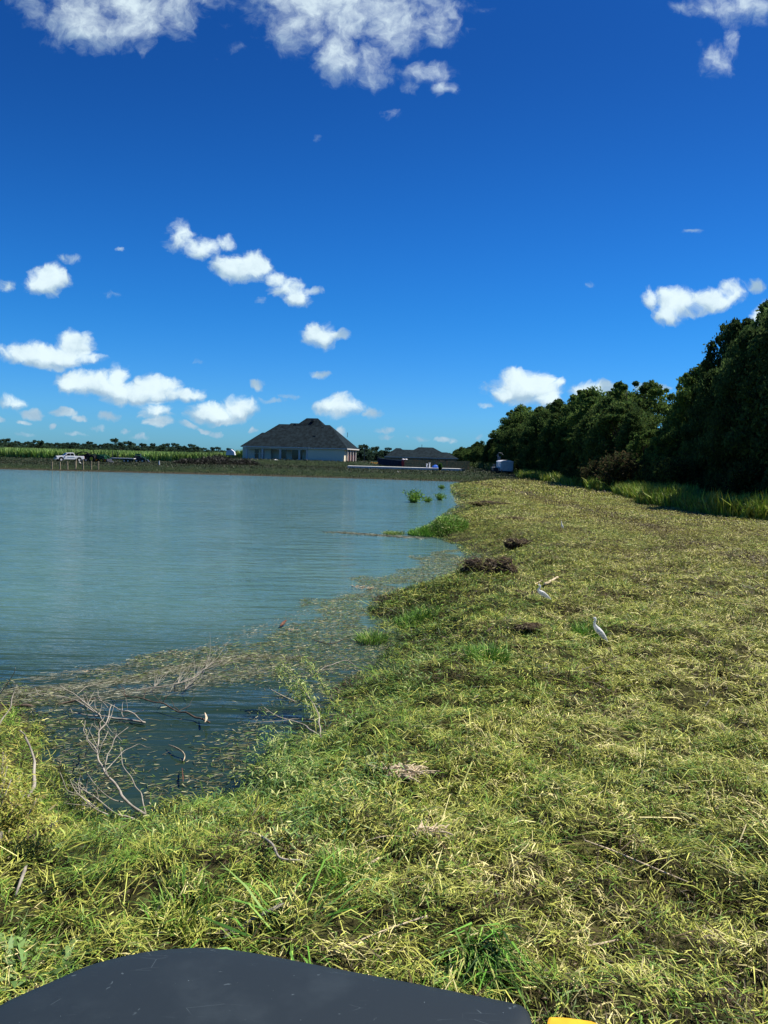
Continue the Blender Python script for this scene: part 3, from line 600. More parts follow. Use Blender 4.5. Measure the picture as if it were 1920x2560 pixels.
bp2 = bush_proto('shrub', 3, 2.0, 9000, .13, [(.055, .06, .025), (.085, .065, .032), (.04, .06, .02)], 22)
def put(pr, x, y, s, label, cat, group=None, z=None):
    o = pr if pr.name not in used else copy_tree(pr); used[pr.name] = 1
    o.location = (x, y, h1(x, y) if z is None else z); o.rotation_euler = (0, 0, random.random() * 6.28); o.scale = (s, s, s * random.uniform(.85, 1.1)); return tag(o, label, cat, group)
for j in range(26):
    y_ = 33 + j * 4.3 + random.uniform(-1, 1); x_ = 24.2 + random.uniform(-1, 1) + 2.2 * (y_ > 105)
    rd = abs(960 + F * x_ / y_ - 1545) < 50
    put(bp2 if rd else bp, x_, y_, random.uniform(.7, 1.15) * (1.2 if rd else 1), 'reddish brown shrub growing against the dark trees' if rd else 'green shrub at the foot of the dark tree row', 'shrub', 'reddish shrubs' if rd else 'shrubs along the foot of the trees')

# far tree line beyond the cane field, haze painted into the leaf colours
ft = [tree_proto('tree', 12, 8.5, 34, 4200, .8, [(.035, .07, .045), (.045, .085, .05), (.06, .10, .05)], base=.0, seed=31, cs_=1.9), tree_proto('tree', 12, 7.5, 26, 3000, .8, [(.035, .07, .045), (.045, .08, .05)], base=.1, seed=32, cs_=1.9),
      tree_proto('tree', 12, 4.5, 16, 2000, .7, [(.045, .08, .05), (.03, .06, .04)], base=.3, seed=33, cs_=1.5)]
FT = [(-150,17,0),(-110,15,0),(-70,17,0),(-35,16,0),(0,17,0),(22,20,0),(40,15,1),(68,14,0),(85,18,0),(102,17,0),(118,13,1),(128,12,1),(142,13,0),(158,12,1),(170,14,0),(182,18,2),(195,13,0),(210,13,1),(222,18,0),(238,13,0),(252,12,1),(268,15,0),(288,27,0),(300,18,1),(318,21,0),(335,17,0),(355,17,0),(370,10,1),(386,21,2),(405,14,0),(420,18,0),(433,19,0),(446,14,1),(460,14,1),(475,18,0),(490,13,0),(503,9,1),(517,5,1),(530,12,0),(542,13,0),(555,6,1),(570,11,0),(580,9,0),(888,17,1),(896,22,2),(906,26,0),(918,16,1),(930,17,0),(943,22,0),(955,14,1),(968,24,2),(1133,20,2),(1148,20,2),(1160,14,0),(1122,8,0)]
FT += [(q, random.choice((9, 11, 12, 10)), 0) for q in range(-160, 520, 11)]
for j, (px, dh, k_) in enumerate(FT):
    Yd = 440 + random.uniform(-20, 25); hz = at_y(px, 1280, Yd); hy = 1115 + px * .0262
    x_ = at_y(px, hy, Yd).x; h_ = 2.85 + dh * Yd / F
    side = 'beyond the cane field' if px < 600 else 'in the gap between the two houses' if px < 975 else 'behind the fence near the tree row'
    kd = ['broad dark tree', 'low rounded tree', 'open-crowned tall tree'][k_]
    put_tree(ft[k_], x_, Yd, h_, random.uniform(.9, 1.15), f'{kd} on the horizon {side}', f'{kd}s on the horizon {side}')

# ------------------------------------------------------------------ houses
HX = (857 - 960) / F * 185; house = thing('house', 'large house under construction with steep dark hipped roof and open back porch', 'house', (HX, 185, 1.5), -R(9))
mb = MB(); mb.box((-12.3, 8.75, 1.45), (24.6, 10.5, 3.1)).box((-4.5, 1.75, 1.45), (9, 3.5, 3.1)).box((-21.6, 2.6, 1.45), (5.6, 1.8, 3.1)).box((-24.3, 10.5, 1.4), (7.2, 7, 3.0))
mb.build('wall', M['brick'], house)
MB().box((-16.9, 1.75, -.06), (15.6, 3.6, .16)).build('porch_floor', M['concrete'], house)
mb = MB().box((-16.8, .15, 2.75), (15.7, .3, .5)); mb.build('porch_beam', M['trim'], house)
for u_ in (-24.4, -20.4, -15.9, -11.1, -9.2):
    MB().box((u_, .15, 1.2), (.42, .42, 2.62)).box((u_, .15, .12), (.56, .56, .3)).build('porch_column', M['trim'], house)
for u_, v_, w_ in ((-22.4, 1.68, 1.0), (-20.9, 1.68, .9), (-12.6, 3.47, 2.6), (-16.2, 3.47, 1.6)):
    wf = MB().box((u_, v_, 1.35), (w_ + .16, .06, 2.36)).build('window', M['trim'], house); MB().box((u_, v_ - .035, 1.35), (w_, .03, 2.2)).build('pane', M['glass'], wf)
    if w_ < 1.2: MB().box((u_, v_ - .06, 1.35), (w_, .03, .07)).build('sash_bar', M['trim'], wf)
for v_ in (2.2, 5.5, 8.8, 12.1):
    MB().box((.25, v_, 1.45), (.5, .45, 3.1)).build('garage_pier', M['trim'], house)
for v_ in (3.85, 7.15, 10.45): MB().box((.04, v_, 1.3), (.1, 2.85, 2.8)).build('garage_door', M['redbrown'], house)
MB().box((.2, 7, 2.95), (.4, 14, .3)).build('garage_lintel', M['trim'], house)
rf = MB(); ez = 3.15
rf.hip(-25.2, .8, -.5, 14.5, ez, 5.75, -18.4, -5.3); rf.hip(-20.5, -1.0, 1.9, 15.5, ez + .01, 7.4, -11.6, -8.7, yr=8.2); rf.hip(-21.5, -7, 1.0, 15, ez + .02, 6.05, -15.6, -12.4, yr=8.0); rf.hip(-28.3, -18, 6.5, 14.9, ez + .03, 3.6, -24, -20)
ro = rf.build('roof', M['roof'], house)
for u_, v_, z_ in ((-17.3, 6.2, 8.1), (-14.2, 6.9, 8.8), (-9.8, 7.3, 10.0), (-6.9, 6.2, 8.1), (-8.2, 3.2, 5.9)): MB().box((u_, v_, z_), (.7, .5, .28)).build('roof_vent', M['dark'], ro)
MB().cyl((-1.2, 9, 6.6), .06, 1.2).build('vent_pipe', M['dark'], ro)
MB().box((-12.2, -.52, ez - .16), (26, .06, .26)).box((.83, 7, ez - .16), (.06, 15, .26)).build('fascia', M['trim'], ro)

hx2 = lambda px: (px - 960) / F * 230
h2 = thing('house', 'low brown brick house with dark hipped roof behind the wooden fence', 'house', (0, 230, .4)); a0, a1 = hx2(957), hx2(1141); zt = 2.55
mb = MB().box(((a0 + a1) / 2, 6, 1.2), (a1 - a0 - .9, 12, 2.7)); mb.build('wall', mat('brown_brick', (.36, .28, .20), .9, .1, var=.2, vscale=3), h2)
rf = MB(); rf.hip(a0, a1, -.5, 12.5, zt, 1.75, hx2(985), hx2(1118)); rf.hip(a0 + .1, hx2(1030), -.45, 10, zt + .01, 2.65, hx2(986), hx2(998), yr=4.8)
rf.hip(hx2(985), hx2(1060), -.44, 12, zt + .012, 2.25, hx2(1004), hx2(1050)); rf.hip(hx2(1000), hx2(1128), -.42, 12.2, zt + .02, 3.1, hx2(1044), hx2(1081)); r2 = rf.build('roof', M['roof'], h2)
MB().box(((a0 + a1) / 2, -.55, zt - .1), (a1 - a0, .06, .22)).build('fascia', M['trim'], r2); MB().cyl((hx2(1052), 5, 6.0), .07, 1.0).build('vent_pipe', M['dark'], r2)
for px, w_ in ((1048, .9), (1064, 3.0), (1092, 1), (1112, 1)):
    wf = MB().box((hx2(px), -.03, 1.5), (w_ + .15, .08, 1.2)).build('window', M['trim'], h2); MB().box((hx2(px), -.08, 1.5), (w_, .03, 1.05)).build('pane', M['glass'], wf)
# fence
fx0, fx1, fy = (1008 - 960) / F * 176, (1170 - 960) / F * 176, 176
fe = thing('wooden_fence', 'brown wooden privacy fence in front of the low brick house', 'fence', (0, fy, 0)); mb = MB(); x_ = fx0
while x_ < fx1:
    gz = h1(x_, fy); mb.box((x_, random.uniform(-.01, .01), gz + .95), (.135, .02, 1.9 + random.uniform(-.02, .02))); x_ += .145
mb.build('board_panel', M['brown'], fe); x_ = fx0
while x_ < fx1: MB().box((x_, .08, h1(x_, fy) + .95), (.1, .1, 1.9)).build('post', M['brown'], fe); x_ += 2.4
# concrete slab with stub pipes
s0, s1 = (866 - 960) / F * 150, (1152 - 960) / F * 150
z0 = at_y(1000, 1167.5, 150).z
tag(MB().prism([(s0, z0 - .6), (s1, z0 - .6), (s1, z0 - .08), (s1 - .05, z0 - .04), (s0, z0 - .04)], 150, 155).build('concrete_slab', M['concrete']), 'long pale concrete house slab on the far bank', 'slab')
for px, hh in ((1064, .75), (1070.5, .95)):
    x_ = (px - 960) / F * 152
    tag(MB().cyl((x_, 152, z0 + hh / 2 - .05), .12, hh).cyl((x_, 152, z0 + hh - .03), .16, .12).build('drain_pipe', M['white']), 'short white stub pipe on the concrete slab' if px < 1067 else 'taller white stub pipe beside the blue tarp', 'pipe', None)
x_ = (1085 - 960) / F * 153
tag(MB().ico((x_, 153, z0 + .12), .5, (1.15, .8, .8), 3, .07, 5).build('tarp_bundle', M['blue'], smooth_=True), 'bright blue tarp bundle lying on the concrete slab', 'tarp')
x_ = (1156 - 960) / F * 149.5
tag(MB().cyl((x_, 149.4, z0 - .2), .34, .5, 'Y', 20).cyl((x_, 149.1, z0 - .2), .12, .2, 'Y', 12).build('cable_spool', M['post']), 'round wooden spool at the end of the slab', 'spool')
wd = bush_proto('weed', 1.6, .55, 900, .12, [(.05, .12, .03), (.08, .16, .04)], 41); x_ = (1097 - 960) / F * 149; put(wd, x_, 149, 1, 'green weed standing in front of the concrete slab', 'plant')
# dumpster
d0, d1 = (942 - 960) / F * 190, (1002 - 960) / F * 190; dz = .5
du = thing('dumpster', 'dark blue roll-off dumpster beside the red portable toilets', 'dumpster', ((d0 + d1) / 2, 190, dz), R(-6)); L_ = (d1 - d0)
MB().prism([(-L_ / 2, .15), (L_ / 2, .15), (L_ / 2 + .1, 1.5), (-L_ / 2 - .1, 2.05)], -1.2, 1.2).build('bin', M['navy'], du)
for q in np.linspace(-L_ / 2 + .3, L_ / 2 - .3, 8): MB().box((q, -1.25, .85), (.12, .1, 1.3)).build('rib', M['navy'], du)
MB().box((0, -1.24, 1.72), (L_ + .1, .12, .12), ry=R(5)).build('rim', M['dark'], du)
# portable toilets
for j, px in enumerate((1004.5, 1011.8)):
    x_ = (px - 960) / F * 186; pt = thing('portable_toilet', ['red portable toilet with white domed roof next to the dumpster', 'red portable toilet with white domed roof nearer the fence'][j], 'portable toilet', (x_, 186 + j * .3, .62), 0, 'red portable toilets')
    MB().box((0, 0, .85), (.66, .8, 1.7)).build('cabin', M['red'], pt); MB().box((0, -.41, .82), (.5, .03, 1.45)).build('door', M['red'], pt)
    MB().ico((0, 0, 1.7), .42, (.86, 1, .5), 3).build('roof', M['white'], pt, True); MB().box((0, -.43, 1.45), (.16, .02, .1)).build('door_vent', M['white'], pt)
# timber pile
tp = thing('lumber_pile', 'untidy pile of yellow lumber left of the dark dumpster', 'lumber', ((924 - 960) / F * 188, 188, .62))
for q in range(11): MB().box((random.uniform(-.7, .7), random.uniform(-.4, .4), .12 + q * .07), (random.uniform(1.2, 2.6), .14, .08), rz=random.uniform(-.5, .5), ry=random.uniform(-.25, .25)).build('board', M['splinter' if q % 3 else 'yellow'], tp)
# street lamp
lx = (907.5 - 960) / F * 300; lz = at_y(907, 1150, 300).z; lt = at_y(907, 1119, 300).z; sl_ = thing('street_lamp', 'slim grey street lamp with a long arm between the two houses', 'street lamp', (lx, 300, lz))
MB().tube([(0, 0, -1), (0, 0, (lt - lz) * .6), (0, 0, lt - lz)], [.14, .09], 8, 2).build('pole', M['dark'], sl_)
MB().tube([(0, 0, lt - lz - .05), (-.7, 0, lt - lz + .5), (-1.5, 0, lt - lz + .8)], [.06, .05], 6).build('arm', M['dark'], sl_); MB().box((-1.7, 0, lt - lz + .82), (.6, .2, .12)).build('lamp_head', M['dark'], sl_)
# white bag near the porch, small marker
p = at_y(690, 1151.5, 178); tag(MB().ico((p.x, 178, p.z), .34, (1.9, 1, .75), 3, .06, 3).build('sack', M['white'], smooth_=True), 'white sack lying on the grass below the house porch', 'sack')
p = at_y(398, 1158, 140); tag(MB().box((p.x, 140, p.z), (.2, .2, .75), taper=.7).cyl((p.x, 140, p.z + .4), .09, .1).build('marker_post', M['white']), 'small white marker post on the dark far bank', 'post')
p = at_y(577, 1130, 205); tag(MB().prism([(-1.2, 0), (1.2, 0), (1.0, .9), (.2, 1.5), (-.9, 1.2)], -.8, .8).build('tent_cover', M['white']), 'small white cover standing left of the big house', 'cover').location = (p.x, 205, p.z - .8)

# ------------------------------------------------------------------ pickup truck
def wheel(parent, x, y, r, w, tm=M['black'], rm=M['dirtywhite']):
    q = MB().cyl((x, y, r), r, w, 'Y', 20).build('wheel', tm, parent); MB().cyl((x, y, r), r * .52, w + .03, 'Y', 14).build('rim', rm, q); return q
p = on_ground(172, 1153); tx, ty = at_y(173, 1153, 170).x, 170; tz = h1(tx, ty)
tr = thing('pickup_truck', 'white crew cab pickup truck parked on the far bank', 'pickup truck', (tx, ty, tz), R(38))
body = MB().prism([(-2.85, .55), (-2.9, 1.05), (-2.6, 1.18), (-1.35, 1.25), (-.9, 1.22), (.95, 1.25), (2.95, 1.25), (3.0, .6), (2.6, .5), (-2.5, .45)], -.98, .98).build('body', M['white'], tr, bevel=.05)
MB().prism([(-1.35, 1.22), (-.55, 1.92), (.75, 1.95), (1.05, 1.22)], -.86, .86).build('cab', M['white'], tr, bevel=.06)
MB().prism([(-1.28, 1.30), (-.62, 1.86), (-.66, 1.88), (-1.36, 1.30)], -.78, .78).build('windshield', M['glass'], tr)
for s_ in (-1, 1):
    for q in ([(-1.0, 1.3), (-.5, 1.82), (-.02, 1.84), (-.02, 1.3)], [(.08, 1.3), (.08, 1.84), (.66, 1.84), (.86, 1.3)]): MB().prism(q, s_ * .865 - .02, s_ * .865 + .02).build('side_window', M['glass'], tr)
    MB().box((-1.05, s_ * 1.08, 1.38), (.12, .22, .24)).build('side_mirror', M['dark'], tr)
    for x_ in (-1.95, 1.85):
        MB().cyl((x_, s_ * .97, .52), .52, .05, 'Y', 20).build('wheel_arch', M['black'], tr); wheel(tr, x_, s_ * .9, .42, .28)
    MB().box((-2.87, s_ * .76, .98), (.12, .34, .2)).build('headlight', M['glass'], tr); MB().box((3.0, s_ * .86, .98), (.06, .18, .4)).build('tail_light', M['red'], tr)
    MB().box((.1, s_ * .992, .98), (1.5, .012, .10)).build('door_lettering', mat('faded_blue', (.12, .28, .4), .5), tr)
MB().box((-2.9, 0, .98), (.1, 1.15, .36)).build('grille', M['dark'], tr); MB().box((-2.95, 0, .55), (.18, 1.9, .22)).build('bumper', M['dirtywhite'], tr)
MB().box((2.0, 0, 1.26), (1.75, 1.7, .02)).build('bed_floor', M['black'], tr)
# equipment trailer hitched behind it
bx = at_y(206, 1148, 174); q = thing('equipment_trailer', 'black equipment trailer with raised ramps parked behind the white truck', 'trailer', (bx.x, 175, h1(bx.x, 175)), R(14))
MB().box((0, 0, .75), (3.6, 2, .2)).build('deck', M['dark'], q); MB().tube([(-1.8, -.9, .8), (-1.2, -.9, 2.0), (.6, -.9, 2.1), (1.9, -.9, .8)], .09, 6).tube([(-1.8, .9, .8), (-1.2, .9, 2.0), (.6, .9, 2.1), (1.9, .9, .8)], .09, 6).build('side_rail', M['black'], q)
MB().prism([(-1.3, .85), (.4, .85), (1.5, 1.1), (.9, 1.9), (.3, 1.7), (-.9, 1.35)], -.6, .6).build('load', M['black'], q)
for x_ in (-.5, .5):
    for s_ in (-1, 1): wheel(q, x_, s_ * 1.05, .4, .25)
# tractor
bx = at_y(246, 1153, 166); tq = thing('tractor', 'green tractor with canopy and front loader facing the pond bank', 'tractor', (bx.x, 166, h1(bx.x, 166)), R(-12))
MB().prism([(-.2, .8), (1.7, .75), (1.75, 1.3), (1.4, 1.55), (.1, 1.6), (-.2, 1.3)], -.38, .38).build('engine_hood', M['green'], tq, bevel=.08); MB().box((-.9, 0, .95), (1.6, .8, .5)).build('chassis', M['dark'], tq)
for s_ in (-1, 1):
    wheel(tq, -1.0, s_ * .85, .78, .42, rm=M['yellow']); wheel(tq, 1.3, s_ * .75, .48, .3, rm=M['yellow'])
    MB().tube([(-1.75, s_ * .8, 1.0), (-1.0, s_ * .8, 1.72), (-.2, s_ * .8, 1.5)], .06, 6).build('fender', M['green'], tq)
    MB().tube([(0, s_ * .55, 1.5), (1.2, s_ * .55, 1.7), (2.2, s_ * .55, 1.2), (2.6, s_ * .55, .5)], .09, 6).build('loader_arm', M['green'], tq)
for a, b_ in ((-1.5, .5), (-1.5, -.5)): MB().box((a, b_, 1.9), (.08, .08, 1.7)).build('canopy_post', M['black'], tq)
MB().box((-1.2, 0, 2.76), (1.7, 1.3, .09)).build('canopy', M['black'], tq); MB().box((-1.0, 0, 1.45), (.5, .6, .7)).build('operator_seat', M['black'], tq)
MB().prism([(2.4, .1), (3.3, .1), (3.2, .25), (2.75, .35), (2.55, .85), (2.4, .8)], -1.0, 1.0).build('loader_bucket', M['dark'], tq)
# flatbed trailer and machine
bx = at_y(310, 1147, 182); q = thing('flatbed_trailer', 'grey flatbed trailer with upright front rack on the far bank', 'trailer', (bx.x, 182, h1(bx.x, 182)), R(-4))
MB().box((0, 0, .95), (5.6, 2.1, .18)).build('deck', M['dirtywhite'], q); MB().box((0, -.9, .8), (5.4, .1, .18)).build('frame_rail', M['dark'], q)
for x_ in (-2.5, -1.2): MB().box((x_, -.6, 1.8), (.1, .1, 1.6)).build('stake', M['dark'], q)
for x_ in (.5, 1.4):
    for s_ in (-1, 1): wheel(q, x_, s_ * .95, .38, .22)
bx = at_y(347, 1147, 182); q = thing('skid_loader', 'small dark loader machine standing beside the flatbed trailer', 'loader', (bx.x, 183, h1(bx.x, 183)), R(8))
MB().prism([(-1.2, .4), (1.2, .4), (1.3, 1.2), (.2, 1.3), (.1, 2.1), (-1.0, 2.1), (-1.2, 1.2)], -.7, .7).build('cab', M['dark'], q); MB().tube([(-1.1, -.8, 1.8), (.4, -.8, 1.5), (1.7, -.8, .5)], .1, 6).build('lift_arm', M['green'], q)
MB().prism([(1.5, .1), (2.2, .1), (1.7, .8)], -.9, .9).build('bucket', M['dark'], q)
for x_ in (-.7, .7):
    for s_ in (-1, 1): wheel(q, x_, s_ * .85, .4, .3)
# white enclosed trailer by the trees, with a machine beyond it
bx = at_y(1267, 1182, 140); q = thing('cargo_trailer', 'white enclosed cargo trailer parked against the dark trees', 'trailer', (bx.x, 140, h1(bx.x, 140)), R(3))
prof = [(-1.12, .45), (1.12, .45), (1.15, 2.2), (.7, 2.36), (0, 2.42), (-.7, 2.36), (-1.15, 2.2)]
MB().prism(prof, 0, 4.2).build('box_body', M['dirtywhite'], q, bevel=.03); MB().prism([(-1.2, 2.2), (-.7, 2.4), (0, 2.46), (.7, 2.4), (1.2, 2.2), (1.2, 2.12), (-1.2, 2.12)], -.06, 4.26).build('roof_cap', M['white'], q)
for s_ in (-1, 1):
    MB().box((s_ * .53, -.03, 1.3), (1.0, .05, 1.5)).build('rear_door', M['dirtywhite'], q); MB().box((s_ * .95, -.06, .62), (.2, .05, .12)).build('tail_light', M['red'], q)
    for y_ in (1.8, 2.7):
        o = MB().cyl((s_ * .95, y_, .36), .36, .22, 'X', 18).build('wheel', M['black'], q)
MB().box((0, -.08, .42), (2.2, .12, .12)).build('rear_bumper', M['dark'], q)
q2 = thing('utility_cart', 'low dark cart parked at the left side of the white trailer', 'cart', (bx.x - 2.0, 141.5, h1(bx.x - 2, 141.5)), R(4))
MB().box((0, 0, .7), (.9, 1.8, .7)).build('box_body', M['dark'], q2); MB().box((0, 0, 1.08), (1.0, 1.9, .06)).build('lid', M['dirtywhite'], q2)
for s_ in (-1, 1): MB().cyl((s_ * .45, .3, .3), .3, .15, 'X', 14).build('wheel', M['black'], q2)
q3 = thing('boom_machine', 'grey boom machine rising above the white trailer roof', 'machine', (bx.x - .4, 147.5, h1(bx.x, 147.5)), 0)
MB().box((0, 0, 1.0), (1.8, 2.6, 1.2)).build('base', M['dark'], q3); MB().box((0, 0, 2.3), (.5, .5, 1.5)).build('turret', M['wallg'], q3)
MB().tube([(0, 0, 2.9), (-.3, 0, 3.35), (-.05, 0, 3.8), (.5, 0, 3.65), (.7, 0, 3.35)], .06, 8, 1).build('boom_arm', M['wallg'], q3); MB().box((-.25, 0, 3.2), (.35, .3, .3)).build('cylinder_block', M['wallg'], q3)

# mooring posts at the far shore
pp = MB().tube([(0, 0, -.9), (0, 0, .4), (.01, 0, 1.35)], [.12, .11], 10, 2).build('mooring_post', M['post'])
for j, (px, top, off) in enumerate([(130, 1154, 0), (150, 1155, 0), (169, 1153, 0), (174, 1152, 2.6), (189, 1154, 0), (208, 1150, 0), (228, 1152, 0), (246, 1153, 0)]):
    o = pp if j == 0 else pp.copy()
    if j: S.collection.objects.link(o)
    b0 = at_z(px, 1175.5 + (px - 130) * .02, WZ); o.location = (b0.x, b0.y + off, WZ + (.35 if off else 0)); ztop = at_y(px, top, b0.y).z; o.scale = (1, 1, max(.6, (ztop - WZ) / 1.35)); o.rotation_euler = (0, random.uniform(-.03, .03), random.random() * 6)
    tag(o, ['first wooden post at the open left end of the row in the water', 'second wooden post from the open left end of the row', 'third wooden post standing in front of a post set further back', 'wooden post set back on the bank behind the row', 'fifth wooden post in the row below the rear of the white truck', 'sixth wooden post in the row left of the tractor', 'seventh wooden post in the row in front of the tractor', 'last wooden post in the row below the tractor hood'][j], 'post', 'posts along the far shore')

# dry brush heaps on the far bank
for j, (px, py, w_, h_) in enumerate([(470, 1160, 5, .9), (520, 1160, 6, 1.3), (565, 1162, 6, 1.1), (612, 1163, 5, 1.0), (545, 1150, 6, 1.9)]):
    c = at_y(px, py, 150 + j * 2); zz = h1(c.x, c.y); n = 2600; a = rng.uniform(0, 6.28, n); rr_ = rng.random(n) ** .6 * w_ / 2 * 1.2
    Pq = np.stack([c.x + rr_ * np.cos(a), c.y + rr_ * .5 * np.sin(a), zz + rng.random(n) * h_ * np.clip(1 - (rr_ / (w_ * .62)) ** 2, .1, 1)], 1)
    col = np.array([(.035, .033, .026), (.05, .042, .034), (.03, .045, .02), (.025, .026, .022)])[rng.integers(0, 4, n)] * rng.uniform(.6, 1.3, (n, 1))
    o = blades('brush_pile', Pq, rng.uniform(0, 6.28, n), rng.uniform(-.2, 1.2, n), rng.uniform(.3, .9, n), rng.uniform(.04, .1, n), rng.normal(0, .15, n), col, M['blade'])
    tag(o, ['dry brown brush pile at the open end of the row', 'wide brown brush pile second in the row', 'brown brush pile third in the row towards the house', 'brown brush pile nearest the house porch', 'taller dark brush pile behind the others'][j], 'brush pile', 'brush piles on the far bank')

# ------------------------------------------------------------------ egrets
def egret(foot, pts, bill, wing, label, legs=True):
    fx_, fy_ = foot; g0 = on_ground(fx_, fy_); s_ = g0.y / F * 1.02
    root = thing('egret', label, 'bird', g0, 0, 'white egrets'); L = lambda p, dy=0: ((p[0] - fx_) * s_, dy, (fy_ - p[1]) * s_)
    MB().tube([L(p) for p in pts], [p[2] * s_ for p in pts], 14, 5, .78).build('body', M['feather'], root, True)
    MB().tube([L(bill[0]), L(bill[1])], [.011, .002], 8, 3).build('bill', M['bill'], root, True)
    hb = pts[-2]
    for sd_ in (-1, 1):
        MB().tube([L(w, sd_ * w[3] * s_) for w in wing], [w[2] * s_ for w in wing], 10, 4, .35).build('wing', M['feather'], root, True)
        if legs: MB().tube([L((fx_ + 1 * sd_, fy_ - 20), sd_ * .02), L((fx_ + 2.5 * sd_, fy_ - 9), sd_ * .02), (sd_ * .012, sd_ * .02, 0)], [.008, .005, .005], 6).tube([(sd_ * .012, sd_ * .02, .006), (sd_ * .012 - .05, sd_ * .03, .004)], .004, 5).build('leg', M['leg'], root, True)
        MB().ico((L(hb)[0] - .006, sd_ * hb[2] * s_ * .75, L(hb)[2] + .003), .0035).build('eye', M['eye'], root, True)
    return root
e1 = egret((1500, 1615), [(1520, 1606, .6), (1516, 1601, 2.6), (1509, 1592, 5.2), (1501, 1583, 7.2), (1493, 1575, 7.4), (1487, 1568, 5.4), (1484, 1561, 3.4), (1484, 1555, 2.9), (1485.5, 1550, 3), (1484, 1546, 3.3), (1480.5, 1547, 2.0)],
      ((1480.5, 1548), (1474.5, 1558)), [(1490, 1572, 3, 4), (1499, 1581, 6, 5.5), (1509, 1593, 5, 4), (1519, 1607, .5, 1)], 'white egret standing nearest, head bent down to the grass with yellow bill')
e2 = egret((1358, 1509), [(1377, 1498, .5), (1372, 1494.5, 2.2), (1365, 1490, 4.8), (1357, 1485, 6.2), (1350.5, 1481, 5.6), (1346, 1477, 3.8), (1345, 1473, 2.2), (1348.5, 1469, 1.9), (1349, 1465, 1.9), (1345.5, 1462.5, 2.1), (1343, 1462, 1.4)],
      ((1343, 1462), (1338, 1461)), [(1349, 1479, 2, 4), (1357, 1483.5, 5, 5), (1366, 1490, 4, 4), (1377, 1498.5, .4, 1)], 'white egret beside the uprooted dark soil, bill held level')
e3 = egret((1403, 1329), [(1407, 1321, .5), (1406.3, 1318.5, 2), (1405, 1316, 2.8), (1404, 1313.5, 2.3), (1403.2, 1311, 1.5), (1403, 1308, 1.3), (1402.6, 1304.5, 1.4), (1401.6, 1303.6, .9)],
      ((1401.6, 1304.5), (1399.6, 1304)), [(1404.5, 1313.5, 1, 1.2), (1405.5, 1317, 1.7, 1.2), (1407, 1322, .3, .5)], 'slim white egret standing upright farthest along the mown bank')
for px, py, sc, yaw, lab in ((163, 1150, 1.0, 1.2, 'small white egret on the bank below the truck front wheel'), (200, 1151.5, 1.0, .3, 'small white egret on the bank below the truck rear wheel'), (200, 1161, 1.35, -.2, 'white egret low on the bank between the mooring posts'), (995, 1183, .9, 0.5, 'lone white egret on the grass below the concrete slab'), (243, 1172, .9, .8, 'pale egret at the water by the last mooring post')):
    o = copy_tree(e2); c = on_ground(px, py) if py < 1170 or px > 900 else at_z(px, 1172, WZ + .15); o.location = c; o.scale = (sc * 1.3,) * 3; o.rotation_euler = (0, 0, yaw); tag(o, lab, 'bird', 'white egrets')

# ------------------------------------------------------------------ near vegetation and debris
def z2(zx, zy): return (zx * .3858, 1500 + zy * .3858)
def branchy(name, label, cat, strokes, r, mt, z=None, conv=z2, lift=0.0, parent=None, group=None):
    """strokes: list of (points, radius factor, height at start, height at end) lying above the water or ground"""
    mb = MB()
    for pts, rf_, za, zb in strokes:
        n = len(pts); Q = []
        for i, p_ in enumerate(pts):
            t_ = i / max(1, n - 1); zz = za + (zb - za) * t_ + lift * math.sin(t_ * 3.14); X_ = conv(*p_); Q.append(at_z(X_[0], X_[1], WZ + zz))
        Q2 = []
        for i in range(len(Q) - 1):
            nn_ = max(2, int((Q[i + 1] - Q[i]).length / .12))
            for j in range(nn_): Q2.append(Q[i].lerp(Q[i + 1], j / nn_) + (Vector([random.gauss(0, 1) for _ in range(3)]) * r * rf_ * .55 if (i or j) else Vector((0, 0, 0))))
        Q2.append(Q[-1]); ra_ = [r * rf_ * (.68 - .44 * i / (len(Q2) - 1)) * random.uniform(.82, 1.2) for i in range(len(Q2))]
        mb.tube(Q2, ra_, 6, 3)
    return tag(mb.build(name, mt, parent, True), label, cat, group)
def twigs(base_pts, k, spread, length, za, zb):
    out = []
    for _ in range(k):
        i = random.randrange(len(base_pts)); a, b_ = base_pts[i]; an = random.uniform(*spread); L_ = random.uniform(*length); c = random.uniform(-.35, .35)
        out.append(([(a, b_), (a + L_ * .5 * math.cos(an), b_ - L_ * .5 * math.sin(an)), (a + L_ * math.cos(an + c), b_ - L_ * math.sin(an + c))], random.uniform(.25, .45), za, random.uniform(za, zb)))
    return out
branchy('dead_branch', 'bare grey dead branch curving up out of the dark water', 'branch',
    [([(940, 1390), (800, 1280), (700, 1150), (640, 1030), (632, 950), (650, 850), (700, 760), (722, 680)], 1, .12, .55), ([(632, 990), (575, 910), (548, 850), (552, 780)], .5, .35, .5), ([(680, 1070), (700, 1000), (740, 900), (830, 825)], .5, .3, .5),
     ([(945, 1385), (915, 1250), (880, 1200), (790, 1060), (778, 950)], .5, .12, .45), ([(640, 1000), (600, 960), (560, 900), (600, 800)], .3, .4, .5), ([(700, 850), (660, 930), (640, 1000)], .3, .5, .4), ([(690, 1100), (800, 980), (900, 935), (980, 960)], .35, .3, .35)]
    + twigs([(700, 1150), (650, 850), (632, 950), (740, 900), (700, 800)], 12, (.6, 2.5), (60, 150), .4, .6), .020, M['twig'])
